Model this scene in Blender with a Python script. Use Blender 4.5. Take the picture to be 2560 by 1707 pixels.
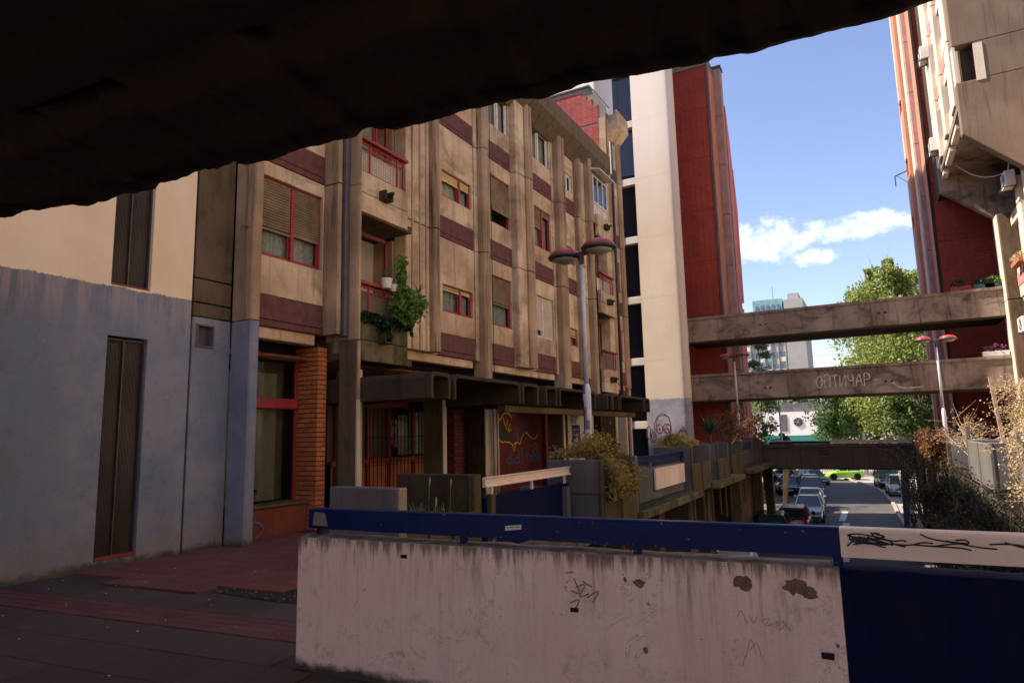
import bpy, bmesh, math, random
from mathutils import Vector, Matrix, noise
random.seed(7)
R = math.radians
for o in list(bpy.data.objects): bpy.data.objects.remove(o)
SC = bpy.context.scene; COL = SC.collection

# ------------------------------------------------------------------ camera, sky, sun, exposure
def make_camera():
    yaw, pitch, roll = R(28.5), R(8.1), R(1.3)
    fwd = Vector((-math.sin(yaw)*math.cos(pitch), math.cos(yaw)*math.cos(pitch), math.sin(pitch)))
    right = Vector((math.cos(yaw), math.sin(yaw), 0)); up = right.cross(fwd)
    r2 = right*math.cos(roll) - up*math.sin(roll); u2 = up*math.cos(roll) + right*math.sin(roll)
    m = Matrix((r2, u2, -fwd)).transposed().to_4x4(); m.translation = (0, 0, 1.6)
    cd = bpy.data.cameras.new('camera'); cd.sensor_width = 36; cd.lens = 1640/2560*36
    cd.clip_start = .05; cd.clip_end = 2000
    co = bpy.data.objects.new('camera', cd); COL.objects.link(co); co.matrix_world = m
    SC.camera = co
make_camera()
SUN_EL, SUN_AZ = 50.0, 255.0          # azimuth clockwise from +Y
SC.view_settings.view_transform = 'Standard'; SC.view_settings.look = 'None'
SC.view_settings.exposure = 1.25; SC.view_settings.gamma = 1.0

class NT:
    """small helper to wire nodes"""
    def __init__(s, tree): s.t = tree; s.n = tree.nodes; s.l = tree.links
    def add(s, typ, **kw):
        n = s.n.new(typ)
        for k, v in kw.items(): setattr(n, k, v)
        return n
    def link(s, a, b): s.l.new(a, b)
    def val(s, sock, v):
        if isinstance(v, bpy.types.NodeSocket): s.l.new(v, sock)
        else: sock.default_value = v
    def noise(s, vec, scale, detail=4, rough=.55, mscale=None, dist=0):
        if mscale:
            m = s.add('ShaderNodeMapping'); m.inputs['Scale'].default_value = mscale; s.link(vec, m.inputs['Vector']); vec = m.outputs[0]
        n = s.add('ShaderNodeTexNoise'); n.inputs['Scale'].default_value = scale; n.inputs['Detail'].default_value = detail
        n.inputs['Roughness'].default_value = rough; n.inputs['Distortion'].default_value = dist; s.link(vec, n.inputs['Vector'])
        return n.outputs['Fac']
    def ramp(s, fac, lo, hi, a=0.0, b=1.0):
        m = s.add('ShaderNodeMapRange'); s.val(m.inputs[0], fac)
        for i, v in enumerate((lo, hi, a, b)): m.inputs[i+1].default_value = v
        m.interpolation_type = 'SMOOTHSTEP'; return m.outputs[0]
    def math(s, op, a, b=0.0, clamp=False):
        m = s.add('ShaderNodeMath', operation=op); m.use_clamp = clamp; s.val(m.inputs[0], a); s.val(m.inputs[1], b); return m.outputs[0]
    def mix(s, fac, a, b, blend='MIX'):
        m = s.add('ShaderNodeMix', data_type='RGBA', blend_type=blend); s.val(m.inputs['Factor'], fac)
        for k, v in ((6, a), (7, b)):
            if isinstance(v, (tuple, list)): m.inputs[k].default_value = tuple(v)[:3] + (1,)
            else: s.link(v, m.inputs[k])
        return m.outputs[2]

def make_world():
    w = bpy.data.worlds.new('World'); SC.world = w; w.use_nodes = True
    t = NT(w.node_tree); w.node_tree.nodes.clear()
    sky = t.add('ShaderNodeTexSky', sky_type='NISHITA'); sky.sun_disc = False
    sky.sun_elevation = R(SUN_EL); sky.sun_rotation = R(SUN_AZ); sky.air_density = 1.0; sky.dust_density = 0.6; sky.ozone_density = 2.5
    tc = t.add('ShaderNodeTexCoord'); d = tc.outputs['Generated']
    # fair weather clouds: a low bank down the street plus sparse puffs elsewhere
    n = t.noise(d, 9.0, 8, .62, (1, 1, 2.2)); n2 = t.noise(d, 2.3, 3, .5, (1, 1, 2.0))
    sx = t.add('ShaderNodeSeparateXYZ'); t.link(d, sx.inputs[0])
    def blob(dx, dy, dz, rx, rz):
        # elliptical falloff about one direction
        az = t.math('ARCTAN2', sx.outputs[0], sx.outputs[1]); az0 = math.atan2(dx, dy)
        el = t.math('ARCSINE', sx.outputs[2]); el0 = math.asin(dz)
        a = t.math('DIVIDE', t.math('SUBTRACT', az, az0), rx); b = t.math('DIVIDE', t.math('SUBTRACT', el, el0), rz)
        q = t.math('ADD', t.math('MULTIPLY', a, a), t.math('MULTIPLY', b, b))
        return t.math('SUBTRACT', 1.0, q)
    def dr(az, el): az, el = R(az), R(el); return (math.sin(az)*math.cos(el), math.cos(az)*math.cos(el), math.sin(el))
    b1 = blob(*dr(-6.2, 15.2), .066, .032); b2 = blob(*dr(-.6, 15.3), .095, .019); b3 = blob(*dr(-3.0, 13.4), .036, .014); b4 = blob(*dr(-7.4, 14.4), .04, .012)
    b = t.math('MAXIMUM', t.math('MAXIMUM', b1, b2), t.math('MAXIMUM', b3, b4))
    b = t.math('MAXIMUM', b, -1.0)
    nf = t.noise(d, 34.0, 9, .66, (1, 1, 1.4)); m1 = t.ramp(t.math('ADD', t.math('MULTIPLY', b, .26), t.math('ADD', t.math('MULTIPLY', n, .2), t.math('MULTIPLY', nf, .8))), .46, .84)
    m2 = t.ramp(t.math('ADD', n2, t.math('MULTIPLY', n, .35)), .86, 1.0)
    up = t.ramp(sx.outputs[2], .36, .55)
    m = t.math('MAXIMUM', m1, t.math('MULTIPLY', m2, up))
    bright = t.mix(t.ramp(nf, .35, .65), (4.4, 5.0, 6.7), (6.9, 7.2, 8.0))
    tint = t.mix(1.0, sky.outputs[0], (1.10, .95, .98), 'MULTIPLY')
    c = t.mix(t.math('MULTIPLY', m, .85), tint, bright)
    bg = t.add('ShaderNodeBackground'); t.link(c, bg.inputs[0]); bg.inputs[1].default_value = .107
    out = t.add('ShaderNodeOutputWorld'); t.link(bg.outputs[0], out.inputs[0])
make_world()
def make_sun():
    ld = bpy.data.lights.new('sun', 'SUN'); ld.energy = 5.0; ld.angle = R(.55); ld.color = (1, .90, .76)
    o = bpy.data.objects.new('sun', ld); COL.objects.link(o)
    az, el = R(SUN_AZ), R(SUN_EL)
    d = Vector((math.sin(az)*math.cos(el), math.cos(az)*math.cos(el), math.sin(el)))
    o.rotation_euler = d.to_track_quat('Z', 'Y').to_euler(); o.location = d*80
make_sun()

# ------------------------------------------------------------------ materials
MATS = {}
def new_mat(name):
    m = bpy.data.materials.new(name); m.use_nodes = True; t = NT(m.node_tree)
    b = t.n['Principled BSDF']; g = t.add('ShaderNodeNewGeometry')
    MATS[name] = m; return m, t, b, g.outputs['Position']
def bump(t, b, h, strength=.3, dist=.01):
    n = t.add('ShaderNodeBump'); n.inputs['Strength'].default_value = strength; n.inputs['Distance'].default_value = dist
    t.val(n.inputs['Height'], h); t.link(n.outputs[0], b.inputs['Normal'])
def mul(c, k): return tuple(x*k for x in c)
def concrete(name, base, dark=None, streak=.6, moss=0.0, grain=.12, light=None, sc=1.0, mosscol=(.07, .075, .02), rough=.9, bmp=.35, soot=0.0):
    m, t, b, P = new_mat(name)
    dark = dark or mul(base, .42); light = light or tuple(min(.9, x*1.22) for x in base)
    big = t.noise(P, .9*sc, 6, .6); st = t.noise(P, 1.0, 6, .65, (5*sc, 5*sc, .35*sc), .3); st2 = t.noise(P, 1.0, 3, .5, (22*sc, 22*sc, .8*sc))
    fine = t.noise(P, 55, 4, .7)
    c = t.mix(t.ramp(big, .35, .68), base, light)
    s = t.math('MULTIPLY', t.ramp(st, .50, .76), streak); c = t.mix(s, c, dark)
    s2 = t.math('MULTIPLY', t.ramp(st2, .55, .8), streak*.28); c = t.mix(s2, c, mul(dark, .8))
    if soot > 0:
        so = t.noise(P, .8, 7, .7, (1, 1, 1.4), .8); c = t.mix(t.ramp(so, .46, .68, 0, soot), c, mul(dark, .7)); ef = t.noise(P, 1.7, 8, .8, (1, 1, 2.2), 1.0); c = t.mix(t.ramp(ef, .60, .70, 0, .55), c, light)
    if moss > 0:
        mo = t.noise(P, 2.3, 6, .68, (1, 1, .6)); c = t.mix(t.math('MULTIPLY', t.ramp(mo, .56-.22*moss, .80-.15*moss), min(1, moss*1.2)), c, mosscol)
    mott = t.noise(P, 3.6, 7, .72); c = t.mix(t.ramp(mott, .52, .78, 0, .45*min(1, streak+.2)), c, dark); c = t.mix(t.ramp(mott, .22, .45, .35, 0), c, light)
    pits = t.noise(P, 17, 3, .8); c = t.mix(t.ramp(pits, .69, .76, 0, .55), c, mul(dark, .5))
    g = t.ramp(fine, .2, .8, 1-grain*1.6, 1+grain*1.6); cc = t.add('ShaderNodeVectorMath', operation='SCALE'); t.link(c, cc.inputs[0]); t.link(g, cc.inputs['Scale'])
    t.link(cc.outputs[0], b.inputs['Base Color']); b.inputs['Roughness'].default_value = rough
    b.inputs['Specular IOR Level'].default_value = .25
    bump(t, b, t.math('ADD', t.math('MULTIPLY', fine, .5), t.math('MULTIPLY', big, .8)), bmp, .012)
    return m
def plain(name, col, rough=.6, metal=0.0, var=.15, scale=6, spec=.4, coat=0.0, grime=None, grime_amt=.0, bmp=0.0):
    m, t, b, P = new_mat(name)
    n = t.noise(P, scale, 5, .6); g = t.ramp(n, .25, .75, 1-var, 1+var)
    cc = t.add('ShaderNodeVectorMath', operation='SCALE'); cc.inputs[0].default_value = col[:3]; t.link(g, cc.inputs['Scale']); c = cc.outputs[0]
    if grime:
        n2 = t.noise(P, 3.0, 6, .7, (2.5, 2.5, .6)); c = t.mix(t.ramp(n2, .62-.3*grime_amt, .78, 0, grime_amt*1.4 if grime_amt < .7 else 1), c, grime)
    t.link(c, b.inputs['Base Color']); b.inputs['Roughness'].default_value = rough; b.inputs['Metallic'].default_value = metal
    b.inputs['Specular IOR Level'].default_value = spec; b.inputs['Coat Weight'].default_value = coat; b.inputs['Coat Roughness'].default_value = .06
    if bmp: bump(t, b, t.noise(P, 40, 4, .6), bmp, .01)
    return m
def glassy(name, tint=(.02, .022, .026), refl=1.0, see=0.0, rough=.03, waver=0.02):
    """window glass: dark body with sky reflections; see = how much shows through"""
    m, t, b, P = new_mat(name)
    b.inputs['Base Color'].default_value = tint + (1,); b.inputs['Roughness'].default_value = rough; b.inputs['Specular IOR Level'].default_value = .6*refl
    if waver: bump(t, b, t.noise(P, 2.2, 2, .4), waver*6, .02)
    if see > 0:
        tr = t.add('ShaderNodeBsdfTransparent'); tr.inputs[0].default_value = (.86, .9, .88, 1); mx = t.add('ShaderNodeMixShader')
        fr = t.add('ShaderNodeLayerWeight'); fr.inputs['Blend'].default_value = .5
        f = t.math('ADD', t.math('MULTIPLY', t.math('POWER', fr.outputs['Facing'], 4.0), .8), 1-see, True)
        t.link(f, mx.inputs[0]); t.link(tr.outputs[0], mx.inputs[1]); t.link(b.outputs[0], mx.inputs[2])
        t.link(mx.outputs[0], t.n['Material Output'].inputs['Surface'])
    return m
CW = (.48, .325, .20)
concrete('concrete_facade', CW, (.12, .080, .050), .55, .14, light=(.74, .57, .38), soot=.5)
concrete('concrete_pilaster', (0.3096, 0.2021, 0.1204), (0.0516, 0.0310, 0.0189), 1.0, .15, light=(0.4988, 0.3440, 0.2150))
concrete('concrete_parapet', (0.1445, 0.1020, 0.0638), (0.0340, 0.0255, 0.0170), .9, .5)
concrete('concrete_dark', (0.0496, 0.0336, 0.0232), (0.0112, 0.0080, 0.0064), .9, .45)
concrete('concrete_bridge', (0.2125, 0.1530, 0.1148), (0.0467, 0.0323, 0.0255), .9, .05, light=(0.3400, 0.2550, 0.1955), soot=.75)
concrete('concrete_umber', (.125, .090, .078), (.04, .028, .024), .7, .0, light=(.16, .115, .10))
concrete('concrete_gable', (.155, .105, .072), (.06, .036, .024), .8, .0, light=(.20, .14, .10))
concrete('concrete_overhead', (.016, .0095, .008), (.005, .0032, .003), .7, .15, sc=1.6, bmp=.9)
concrete('concrete_grey', (0.0975, 0.0897, 0.0936), (0.0702, 0.0663, 0.0702), .75, .05, light=(0.1482, 0.1365, 0.1443))
concrete('concrete_brown', (0.1230, 0.0820, 0.0508), (0.0287, 0.0197, 0.0123), .9, .55, mosscol=(0.0410, 0.0369, 0.0115))
concrete('concrete_yellowed', (0.0805, 0.0560, 0.0252), (0.0280, 0.0203, 0.0105), .5, .5, light=(0.1120, 0.0840, 0.0420), mosscol=(0.0315, 0.0315, 0.0084))
concrete('concrete_mossy', (0.1700, 0.1275, 0.0765), (0.0425, 0.0306, 0.0170), .8, .9, mosscol=(0.0467, 0.0467, 0.0136))
concrete('concrete_pale', (.58, .47, .36), (.22, .16, .11), .5, .0, light=(.62, .53, .44))
concrete('tower_paint', (.66, .56, .50), (.42, .33, .27), .28, .0, .06, light=(.76, .68, .64), bmp=.15)
concrete('white_wall', (.72, .66, .62), (.50, .38, .27), .25, .0, .05, light=(.8, .75, .71), bmp=.15)
concrete('street_wall', (0.1200, 0.1080, 0.0960), None, .7, .2)
concrete('kerb_stone', (.28, .245, .20), None, .3)
plain('maroon_panel', (0.1318, 0.0442, 0.0382), .75, var=.25, grime=(0.0425, 0.0255, 0.0238), grime_amt=.5, bmp=.3)
plain('red_paint', (.31, .026, .034), .45, var=.2, scale=9, grime=(.16, .02, .02), grime_amt=.35)
plain('red_dark_paint', (.20, .018, .016), .5, var=.2, grime=(.07, .01, .01), grime_amt=.4)
plain('red_board', (0.1360, 0.0176, 0.0144), .6, var=.3, scale=2, grime=(0.0480, 0.0096, 0.0080), grime_amt=.5)
plain('orange_board', (.36, .105, .03), .6, var=.2, scale=3)
plain('terracotta', (.19, .045, .022), .8, var=.2, scale=3, grime=(.1, .04, .02), grime_amt=.4, bmp=.3)
plain('orange_render', (.48, .19, .12), .8, var=.12, scale=1.5, grime=(.3, .1, .05), grime_amt=.3)
plain('pink_render', (.62, .20, .17), .8, var=.1, scale=1.5)
plain('mauve_concrete', (.36, .22, .19), .85, var=.15, scale=2, grime=(.2, .12, .1), grime_amt=.4)
plain('white_frame', (.70, .66, .62), .5, var=.08)
plain('off_white_plastic', (.68, .64, .57), .55, var=.1, scale=3, grime=(.35, .3, .24), grime_amt=.25)
plain('shutter_wood', (.23, .155, .085), .6, var=.3, scale=4, grime=(.12, .08, .045), grime_amt=.5)
plain('shutter_yellow', (.62, .42, .19), .6, var=.15, scale=4)
plain('shutter_pale', (.66, .53, .42), .6, var=.08, scale=4)
plain('dark_metal', (.045, .038, .042), .45, var=.25, spec=.5)
plain('pipe_metal', (.095, .08, .085), .5, var=.25)
plain('black', (.008, .007, .008), .8)
plain('interior_dark', (.02, .015, .013), .9)
plain('curtain', (.80, .70, .55), .9, var=.15, scale=2)
plain('curtain_lace', (.7, .64, .6), .9, var=.25, scale=14)
plain('wood_soffit', (.30, .13, .07), .7, var=.4, scale=3)
plain('wire', (.30, .22, .18), .5)
plain('galvanised', (.55, .55, .62), .45, metal=.0, var=.12, scale=5, grime=(.3, .28, .3), grime_amt=.3)
plain('lamp_red', (.42, .04, .04), .35, var=.2, spec=.5, coat=.3)
plain('lamp_lens', (.36, .33, .29), .35, var=.3, scale=12)
plain('rail_blue', (.0015, .009, .080), .38, var=.2, scale=5, spec=.2, coat=.05, grime=(.003, .008, .05), grime_amt=.2)
plain('rail_cream', (.84, .64, .53), .38, var=.06, spec=.5, coat=.2, grime=(.4, .28, .22), grime_amt=.2)
plain('wall_blue', (.0025, .006, .038), .85, var=.2, spec=.12, grime=(.01, .012, .02), grime_amt=.6)
plain('marker_black', (.006, .005, .008), .5)
plain('spray_blue', (.03, .16, .34), .6); plain('spray_deep_blue', (.01, .03, .12), .6); plain('spray_yellow', (.60, .44, .04), .6)
plain('spray_green', (.015, .075, .05), .6); plain('spray_pink', (.45, .18, .17), .6); plain('spray_maroon', (.14, .02, .025), .6)
plain('spray_grey', (.20, .15, .14), .8); plain('spray_white', (.50, .42, .35), .9, var=.5, scale=7); plain('spray_red', (.2, .02, .02), .8)
plain('tower_joint', (.46, .35, .26), .9, var=.4, scale=5); plain('glass_film', (.085, .062, .05), .28, var=.25, scale=1.2, spec=.5); plain('raw_render', (.17, .105, .08), .95, var=.4, scale=30, bmp=.6); plain('sticker', (.62, .58, .54), .5); plain('paper', (.42, .4, .28), .8, var=.3, scale=12)
plain('tape_red', (.45, .04, .04), .5); plain('tape_white', (.7, .66, .62), .5)
plain('pot_white', (.68, .62, .58), .4, var=.1); plain('pot_clay', (.34, .12, .06), .8); plain('pot_dark', (.03, .06, .07), .6)
plain('wood_grey', (.33, .22, .16), .85, var=.3, scale=8)
plain('bark', (.10, .07, .05), .9, var=.4, scale=9, bmp=.5); plain('birch_bark', (.45, .41, .35), .8, var=.4, scale=5)
plain('twig_pale', (.46, .33, .22), .85, var=.3); plain('twig_brown', (.14, .08, .05), .85, var=.3)
plain('tyre', (.012, .012, .013), .8); plain('rim', (.42, .42, .44), .3, metal=.7); plain('lamp_glass', (.55, .55, .52), .15); plain('tail_red', (.35, .02, .015), .2)
plain('plate', (.7, .7, .68), .5); plain('hole_soil', (.016, .016, .009), 1.0, var=.6, scale=14, grime=(.07, .06, .045), grime_amt=.35, bmp=.8); plain('curtain_dim', (.40, .32, .22), .9, var=.15, scale=2); plain('soil', (.06, .045, .03), 1.0, var=.4, bmp=.6)
plain('teal_paint', (.03, .19, .16), .6); plain('teal_cladding', (.20, .36, .38), .5, var=.25, scale=.6)
plain('apartment_wall', (.42, .37, .34), .9, var=.12, scale=.4); plain('apartment_side', (0.3680, 0.3440, 0.3200), .9, var=.08, scale=.5)
plain('blue_grey_paint', (.10, .115, .17), .7, var=.2)
glassy('glass_dark', (.015, .014, .016)); glassy('glass_clear', (.02, .02, .02), see=.86); glassy('glass_tower', (.03, .03, .04), waver=.01)
glassy('glass_car', (.02, .05, .055), 1.3, waver=0); glassy('glass_blue', (.12, .16, .2), waver=0)
def brick_mat(name, c1, c2):
    m, t, b, P = new_mat(name); oi = t.add('ShaderNodeObjectInfo'); n = t.noise(P, 30, 5, .7); n2 = t.noise(P, 2.5, 4)
    c = t.mix(oi.outputs['Random'], c1, c2); c = t.mix(t.ramp(n, .45, .8, 0, .5), c, mul(c1, .45)); c = t.mix(t.ramp(n2, .5, .75, 0, .35), c, mul(c1, .5))
    t.link(c, b.inputs['Base Color']); b.inputs['Roughness'].default_value = .85; bump(t, b, n, .4, .01)
brick_mat('brick_orange', (.44, .125, .040), (.56, .19, .07)); brick_mat('brick_red', (0.1275, 0.0263, 0.0210), (0.1950, 0.0450, 0.0338)); brick_mat('tile_red', (.30, .045, .04), (.38, .07, .055))
brick_mat('paver_red', (0.1062, 0.0306, 0.0306), (0.1360, 0.0425, 0.0391)); brick_mat('plaza_red', (0.1445, 0.0425, 0.0340), (0.1827, 0.0553, 0.0442)); brick_mat('slab_dark', (0.0510, 0.0315, 0.0255), (0.0750, 0.0480, 0.0375))
def tile_field(name, c1, c2):
    # large red tile field: every tile of the joined mesh gets its own tint by cell
    m, t, b, P = new_mat(name)
    v = t.add('ShaderNodeTexVoronoi'); v.feature = 'F1'; mp = t.add('ShaderNodeMapping'); mp.inputs['Scale'].default_value = (1.6, 1.6, 3.2); t.link(P, mp.inputs[0]); t.link(mp.outputs[0], v.inputs['Vector'])
    s = t.add('ShaderNodeSeparateColor'); t.link(v.outputs['Color'], s.inputs[0]); n = t.noise(P, .7, 4)
    c = t.mix(s.outputs[0], c1, c2); c = t.mix(t.ramp(n, .4, .7, 0, .5), c, mul(c1, .6)); t.link(c, b.inputs['Base Color']); b.inputs['Roughness'].default_value = .7
tile_field('tile_field', (0.3360, 0.0360, 0.0176), (0.4000, 0.0560, 0.0280))
concrete('mortar_grey', (.20, .16, .14), None, .4); concrete('mortar_dark', (.05, .03, .022), None, .4); concrete('mortar_tile', (.26, .05, .035), None, .3)
def blue_cream_mat():
    m, t, b, P = new_mat('two_tone_paint'); s = t.add('ShaderNodeSeparateXYZ'); t.link(P, s.inputs[0])
    edge = t.noise(P, 1.0, 5, .6, (0, 3.0, 0)); edge2 = t.noise(P, 1.0, 3, .5, (0, 24.0, 0))
    h = t.math('ADD', 3.66, t.math('ADD', t.math('MULTIPLY', edge, .12), t.math('MULTIPLY', edge2, .035)))
    up = t.ramp(t.math('SUBTRACT', s.outputs[2], h), -.006, .006)
    big = t.noise(P, 1.1, 6, .65); st = t.noise(P, 1.0, 6, .7, (6, 6, .5)); fine = t.noise(P, 60, 4, .7); mid = t.noise(P, 6, 5, .7)
    blue = t.mix(t.ramp(big, .3, .7), (.125, .155, .215), (.225, .228, .285)); blue = t.mix(t.ramp(st, .5, .8, 0, .6), blue, (.235, .215, .245)); blue = t.mix(t.ramp(mid, .58, .8, 0, .4), blue, (.09, .105, .155))
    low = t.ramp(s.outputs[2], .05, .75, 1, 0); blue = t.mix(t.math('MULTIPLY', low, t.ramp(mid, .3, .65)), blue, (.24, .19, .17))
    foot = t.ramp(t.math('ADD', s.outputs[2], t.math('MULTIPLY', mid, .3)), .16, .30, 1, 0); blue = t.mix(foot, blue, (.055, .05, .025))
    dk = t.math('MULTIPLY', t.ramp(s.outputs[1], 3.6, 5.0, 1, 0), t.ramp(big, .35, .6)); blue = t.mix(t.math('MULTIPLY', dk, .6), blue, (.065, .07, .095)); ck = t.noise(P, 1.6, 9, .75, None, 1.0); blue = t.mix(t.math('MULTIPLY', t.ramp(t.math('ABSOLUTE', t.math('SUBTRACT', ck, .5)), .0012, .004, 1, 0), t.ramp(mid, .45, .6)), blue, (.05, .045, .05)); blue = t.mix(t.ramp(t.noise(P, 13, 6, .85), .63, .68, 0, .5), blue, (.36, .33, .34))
    wash = t.math('MULTIPLY', t.ramp(s.outputs[2], 3.0, 3.65, 0, 1), t.ramp(st, .42, .62)); blue = t.mix(t.math('MULTIPLY', wash, .7), blue, (.34, .27, .26))
    cream = t.mix(t.ramp(big, .3, .7), (.84, .62, .41), (.90, .71, .50)); cream = t.mix(t.ramp(t.noise(P, 25, 3, .8), .72, .76, 0, .6), cream, (.3, .2, .14))
    c = t.mix(up, blue, cream); t.link(c, b.inputs['Base Color']); b.inputs['Roughness'].default_value = .72
    bump(t, b, t.math('ADD', fine, t.math('MULTIPLY', mid, 1.2)), .35, .008)
blue_cream_mat()
def pink_wall_mat():
    m, t, b, P = new_mat('pink_paint_worn'); s = t.add('ShaderNodeSeparateXYZ'); t.link(P, s.inputs[0])
    big = t.noise(P, 1.3, 6, .6); st = t.noise(P, 1.0, 7, .72, (13, 13, 1.1)); st2 = t.noise(P, 1.0, 5, .7, (34, 34, 2.2)); fine = t.noise(P, 90, 4, .7); mid = t.noise(P, 9, 6, .72); cr = t.noise(P, 2.6, 8, .75, None, 1.2)
    c = t.mix(t.ramp(big, .3, .7), (.84, .565, .49), (.90, .665, .575))
    topm = t.ramp(s.outputs[2], .45, .95, .25, 1)
    c = t.mix(t.math('MULTIPLY', t.ramp(st, .50, .74, 0, .75), topm), c, (.14, .088, .075)); c = t.mix(t.math('MULTIPLY', t.ramp(st2, .54, .72, 0, .6), topm), c, (.11, .068, .06))
    c = t.mix(t.ramp(t.noise(P, 21, 5, .8), .66, .70, 0, .75), c, (.07, .04, .035)); c = t.mix(t.ramp(mid, .66, .70, 0, .8), c, (.17, .105, .085))
    crk = t.math('ABSOLUTE', t.math('SUBTRACT', cr, .5)); c = t.mix(t.math('MULTIPLY', t.ramp(crk, .002, .006, 1, 0), t.ramp(big, .5, .6)), c, (.16, .09, .08))
    drip = t.noise(P, 1.0, 5, .7, (19, 19, 1.2)); dr_ = t.ramp(t.math('ADD', s.outputs[2], t.math('MULTIPLY', drip, .42)), 1.02, 1.13, 0, .85); c = t.mix(dr_, c, (.12, .075, .06))
    lip = t.ramp(s.outputs[2], .8985, .9015); c = t.mix(lip, c, t.mix(t.ramp(mid, .4, .65), (.09, .065, .055), (.22, .17, .15)))
    blot = t.math('MULTIPLY', t.ramp(t.noise(P, 2.4, 4, .6), .52, .66), t.ramp(t.noise(P, 14, 8, .85), .48, .60)); c = t.mix(t.math('MULTIPLY', blot, .55), c, (.20, .12, .10))
    chip = t.ramp(t.noise(P, 3.4, 3, .5), .70, .705); chip = t.math('MULTIPLY', chip, t.ramp(s.outputs[0], -1.6, -.8)); chip = t.math('MULTIPLY', chip, t.ramp(s.outputs[2], .3, .6)); c = t.mix(chip, c, (.115, .085, .062))
    foot = t.ramp(t.math('ADD', s.outputs[2], t.math('MULTIPLY', mid, .12)), .07, .14, 1, 0); c = t.mix(foot, c, (.06, .045, .03))
    t.link(c, b.inputs['Base Color']); b.inputs['Roughness'].default_value = .75
    bump(t, b, t.math('SUBTRACT', t.math('ADD', fine, mid), t.math('MULTIPLY', chip, 1.5)), .45, .008)
pink_wall_mat()
def tower_mat():
    m, t, b, P = new_mat('tower_two_tone'); s = t.add('ShaderNodeSeparateXYZ'); t.link(P, s.inputs[0])
    big = t.noise(P, .35, 6, .6); st = t.noise(P, 1.0, 5, .6, (1.6, 1.6, .16)); mid = t.noise(P, 1.6, 6, .75); fine = t.noise(P, 30, 4)
    c = t.mix(t.ramp(big, .3, .7), (.57, .44, .335), (.635, .51, .405)); c = t.mix(t.ramp(st, .5, .78, 0, .35), c, (.50, .37, .27)); c = t.mix(t.ramp(mid, .60, .72, 0, .45), c, (.40, .28, .19)); sm = t.noise(P, .9, 7, .7, (1, 1, .5), 1.2); c = t.mix(t.ramp(sm, .56, .72, 0, .4), c, (.48, .36, .26))
    hi = t.ramp(s.outputs[2], 10, 19); c = t.mix(t.math('MULTIPLY', hi, .55), c, (.68, .60, .56))  # paler towards the top: sky light painted into the coat
    e = t.math('ADD', 3.0, t.math('MULTIPLY', t.noise(P, 4, 2), .12)); lowm = t.ramp(t.math('SUBTRACT', s.outputs[2], e), -.01, .01, 1, 0)
    bl = t.mix(t.ramp(mid, .3, .7), (.19, .18, .23), (.33, .30, .33)); c = t.mix(lowm, c, bl)
    t.link(c, b.inputs['Base Color']); b.inputs['Roughness'].default_value = .8; bump(t, b, t.math('ADD', fine, big), .15, .01)
tower_mat()
def asphalt_mat():
    m, t, b, P = new_mat('asphalt'); n = t.noise(P, .5, 6, .6); f = t.noise(P, 60, 3, .7); w = t.noise(P, 1, 5, .6, (1.5, .2, 1))
    c = t.mix(t.ramp(n, .3, .7), (.050, .042, .043), (.085, .073, .070)); c = t.mix(t.ramp(w, .5, .8, 0, .5), c, (.045, .038, .04)); c = t.mix(t.ramp(f, .6, .8, 0, .3), c, (.2, .18, .17))
    t.link(c, b.inputs['Base Color']); b.inputs['Roughness'].default_value = .8; bump(t, b, f, .3, .01)
asphalt_mat()
plain('road_paint', (.50, .47, .44), .7, var=.2, scale=9, grime=(.16, .14, .14), grime_amt=.6)
plain('ground_earth', (.17, .14, .09), .95, var=.3, scale=.4); plain('grass', (.06, .10, .02), .95, var=.5, scale=.8)
def terrace_mat():
    m, t, b, P = new_mat('terrace_ground'); n = t.noise(P, 1.1, 6, .65); f = t.noise(P, 70, 4, .7); g = t.noise(P, 5, 6, .75)
    c = t.mix(t.ramp(n, .35, .7), (.040, .028, .024), (.066, .047, .037)); c = t.mix(t.ramp(g, .55, .75, 0, .6), c, (.075, .065, .03)); c = t.mix(t.ramp(f, .62, .75, 0, .5), c, (.16, .13, .12))
    t.link(c, b.inputs['Base Color']); b.inputs['Roughness'].default_value = .9; bump(t, b, t.math('ADD', f, g), .6, .015)
terrace_mat()
def leaf_mat(name, c1, c2, c3=None, trans=.25):
    m, t, b, P = new_mat(name); g = t.add('ShaderNodeNewGeometry'); r = g.outputs['Random Per Island']
    c = t.mix(r, c1, c2)
    if c3: c = t.mix(t.ramp(t.noise(P, 1.3, 3), .5, .68), c, c3)
    t.link(c, b.inputs['Base Color']); b.inputs['Roughness'].default_value = .6; b.inputs['Specular IOR Level'].default_value = .3
    tl = t.add('ShaderNodeBsdfTranslucent'); t.link(c, tl.inputs[0]); mx = t.add('ShaderNodeMixShader'); mx.inputs[0].default_value = trans
    t.link(b.outputs[0], mx.inputs[1]); t.link(tl.outputs[0], mx.inputs[2]); t.link(mx.outputs[0], t.n['Material Output'].inputs['Surface'])
leaf_mat('leaf_birch', (0.1640, 0.2214, 0.0410), (0.3608, 0.3936, 0.1148), None, .35)
leaf_mat('leaf_dark', (.03, .07, .014), (.09, .15, .03)); leaf_mat('leaf_fresh', (.06, .15, .02), (.18, .30, .05)); leaf_mat('leaf_ivy', (.008, .03, .015), (.02, .055, .025))
leaf_mat('leaf_juniper', (0.2340, 0.1833, 0.0429), (0.5148, 0.3900, 0.1248), (0.1248, 0.1014, 0.0234)); leaf_mat('leaf_russet', (.11, .045, .018), (.24, .10, .035)); leaf_mat('leaf_dry', (0.4250, 0.2975, 0.1530), (0.6290, 0.4930, 0.3060), (0.3400, 0.2125, 0.0850), .35)
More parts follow.
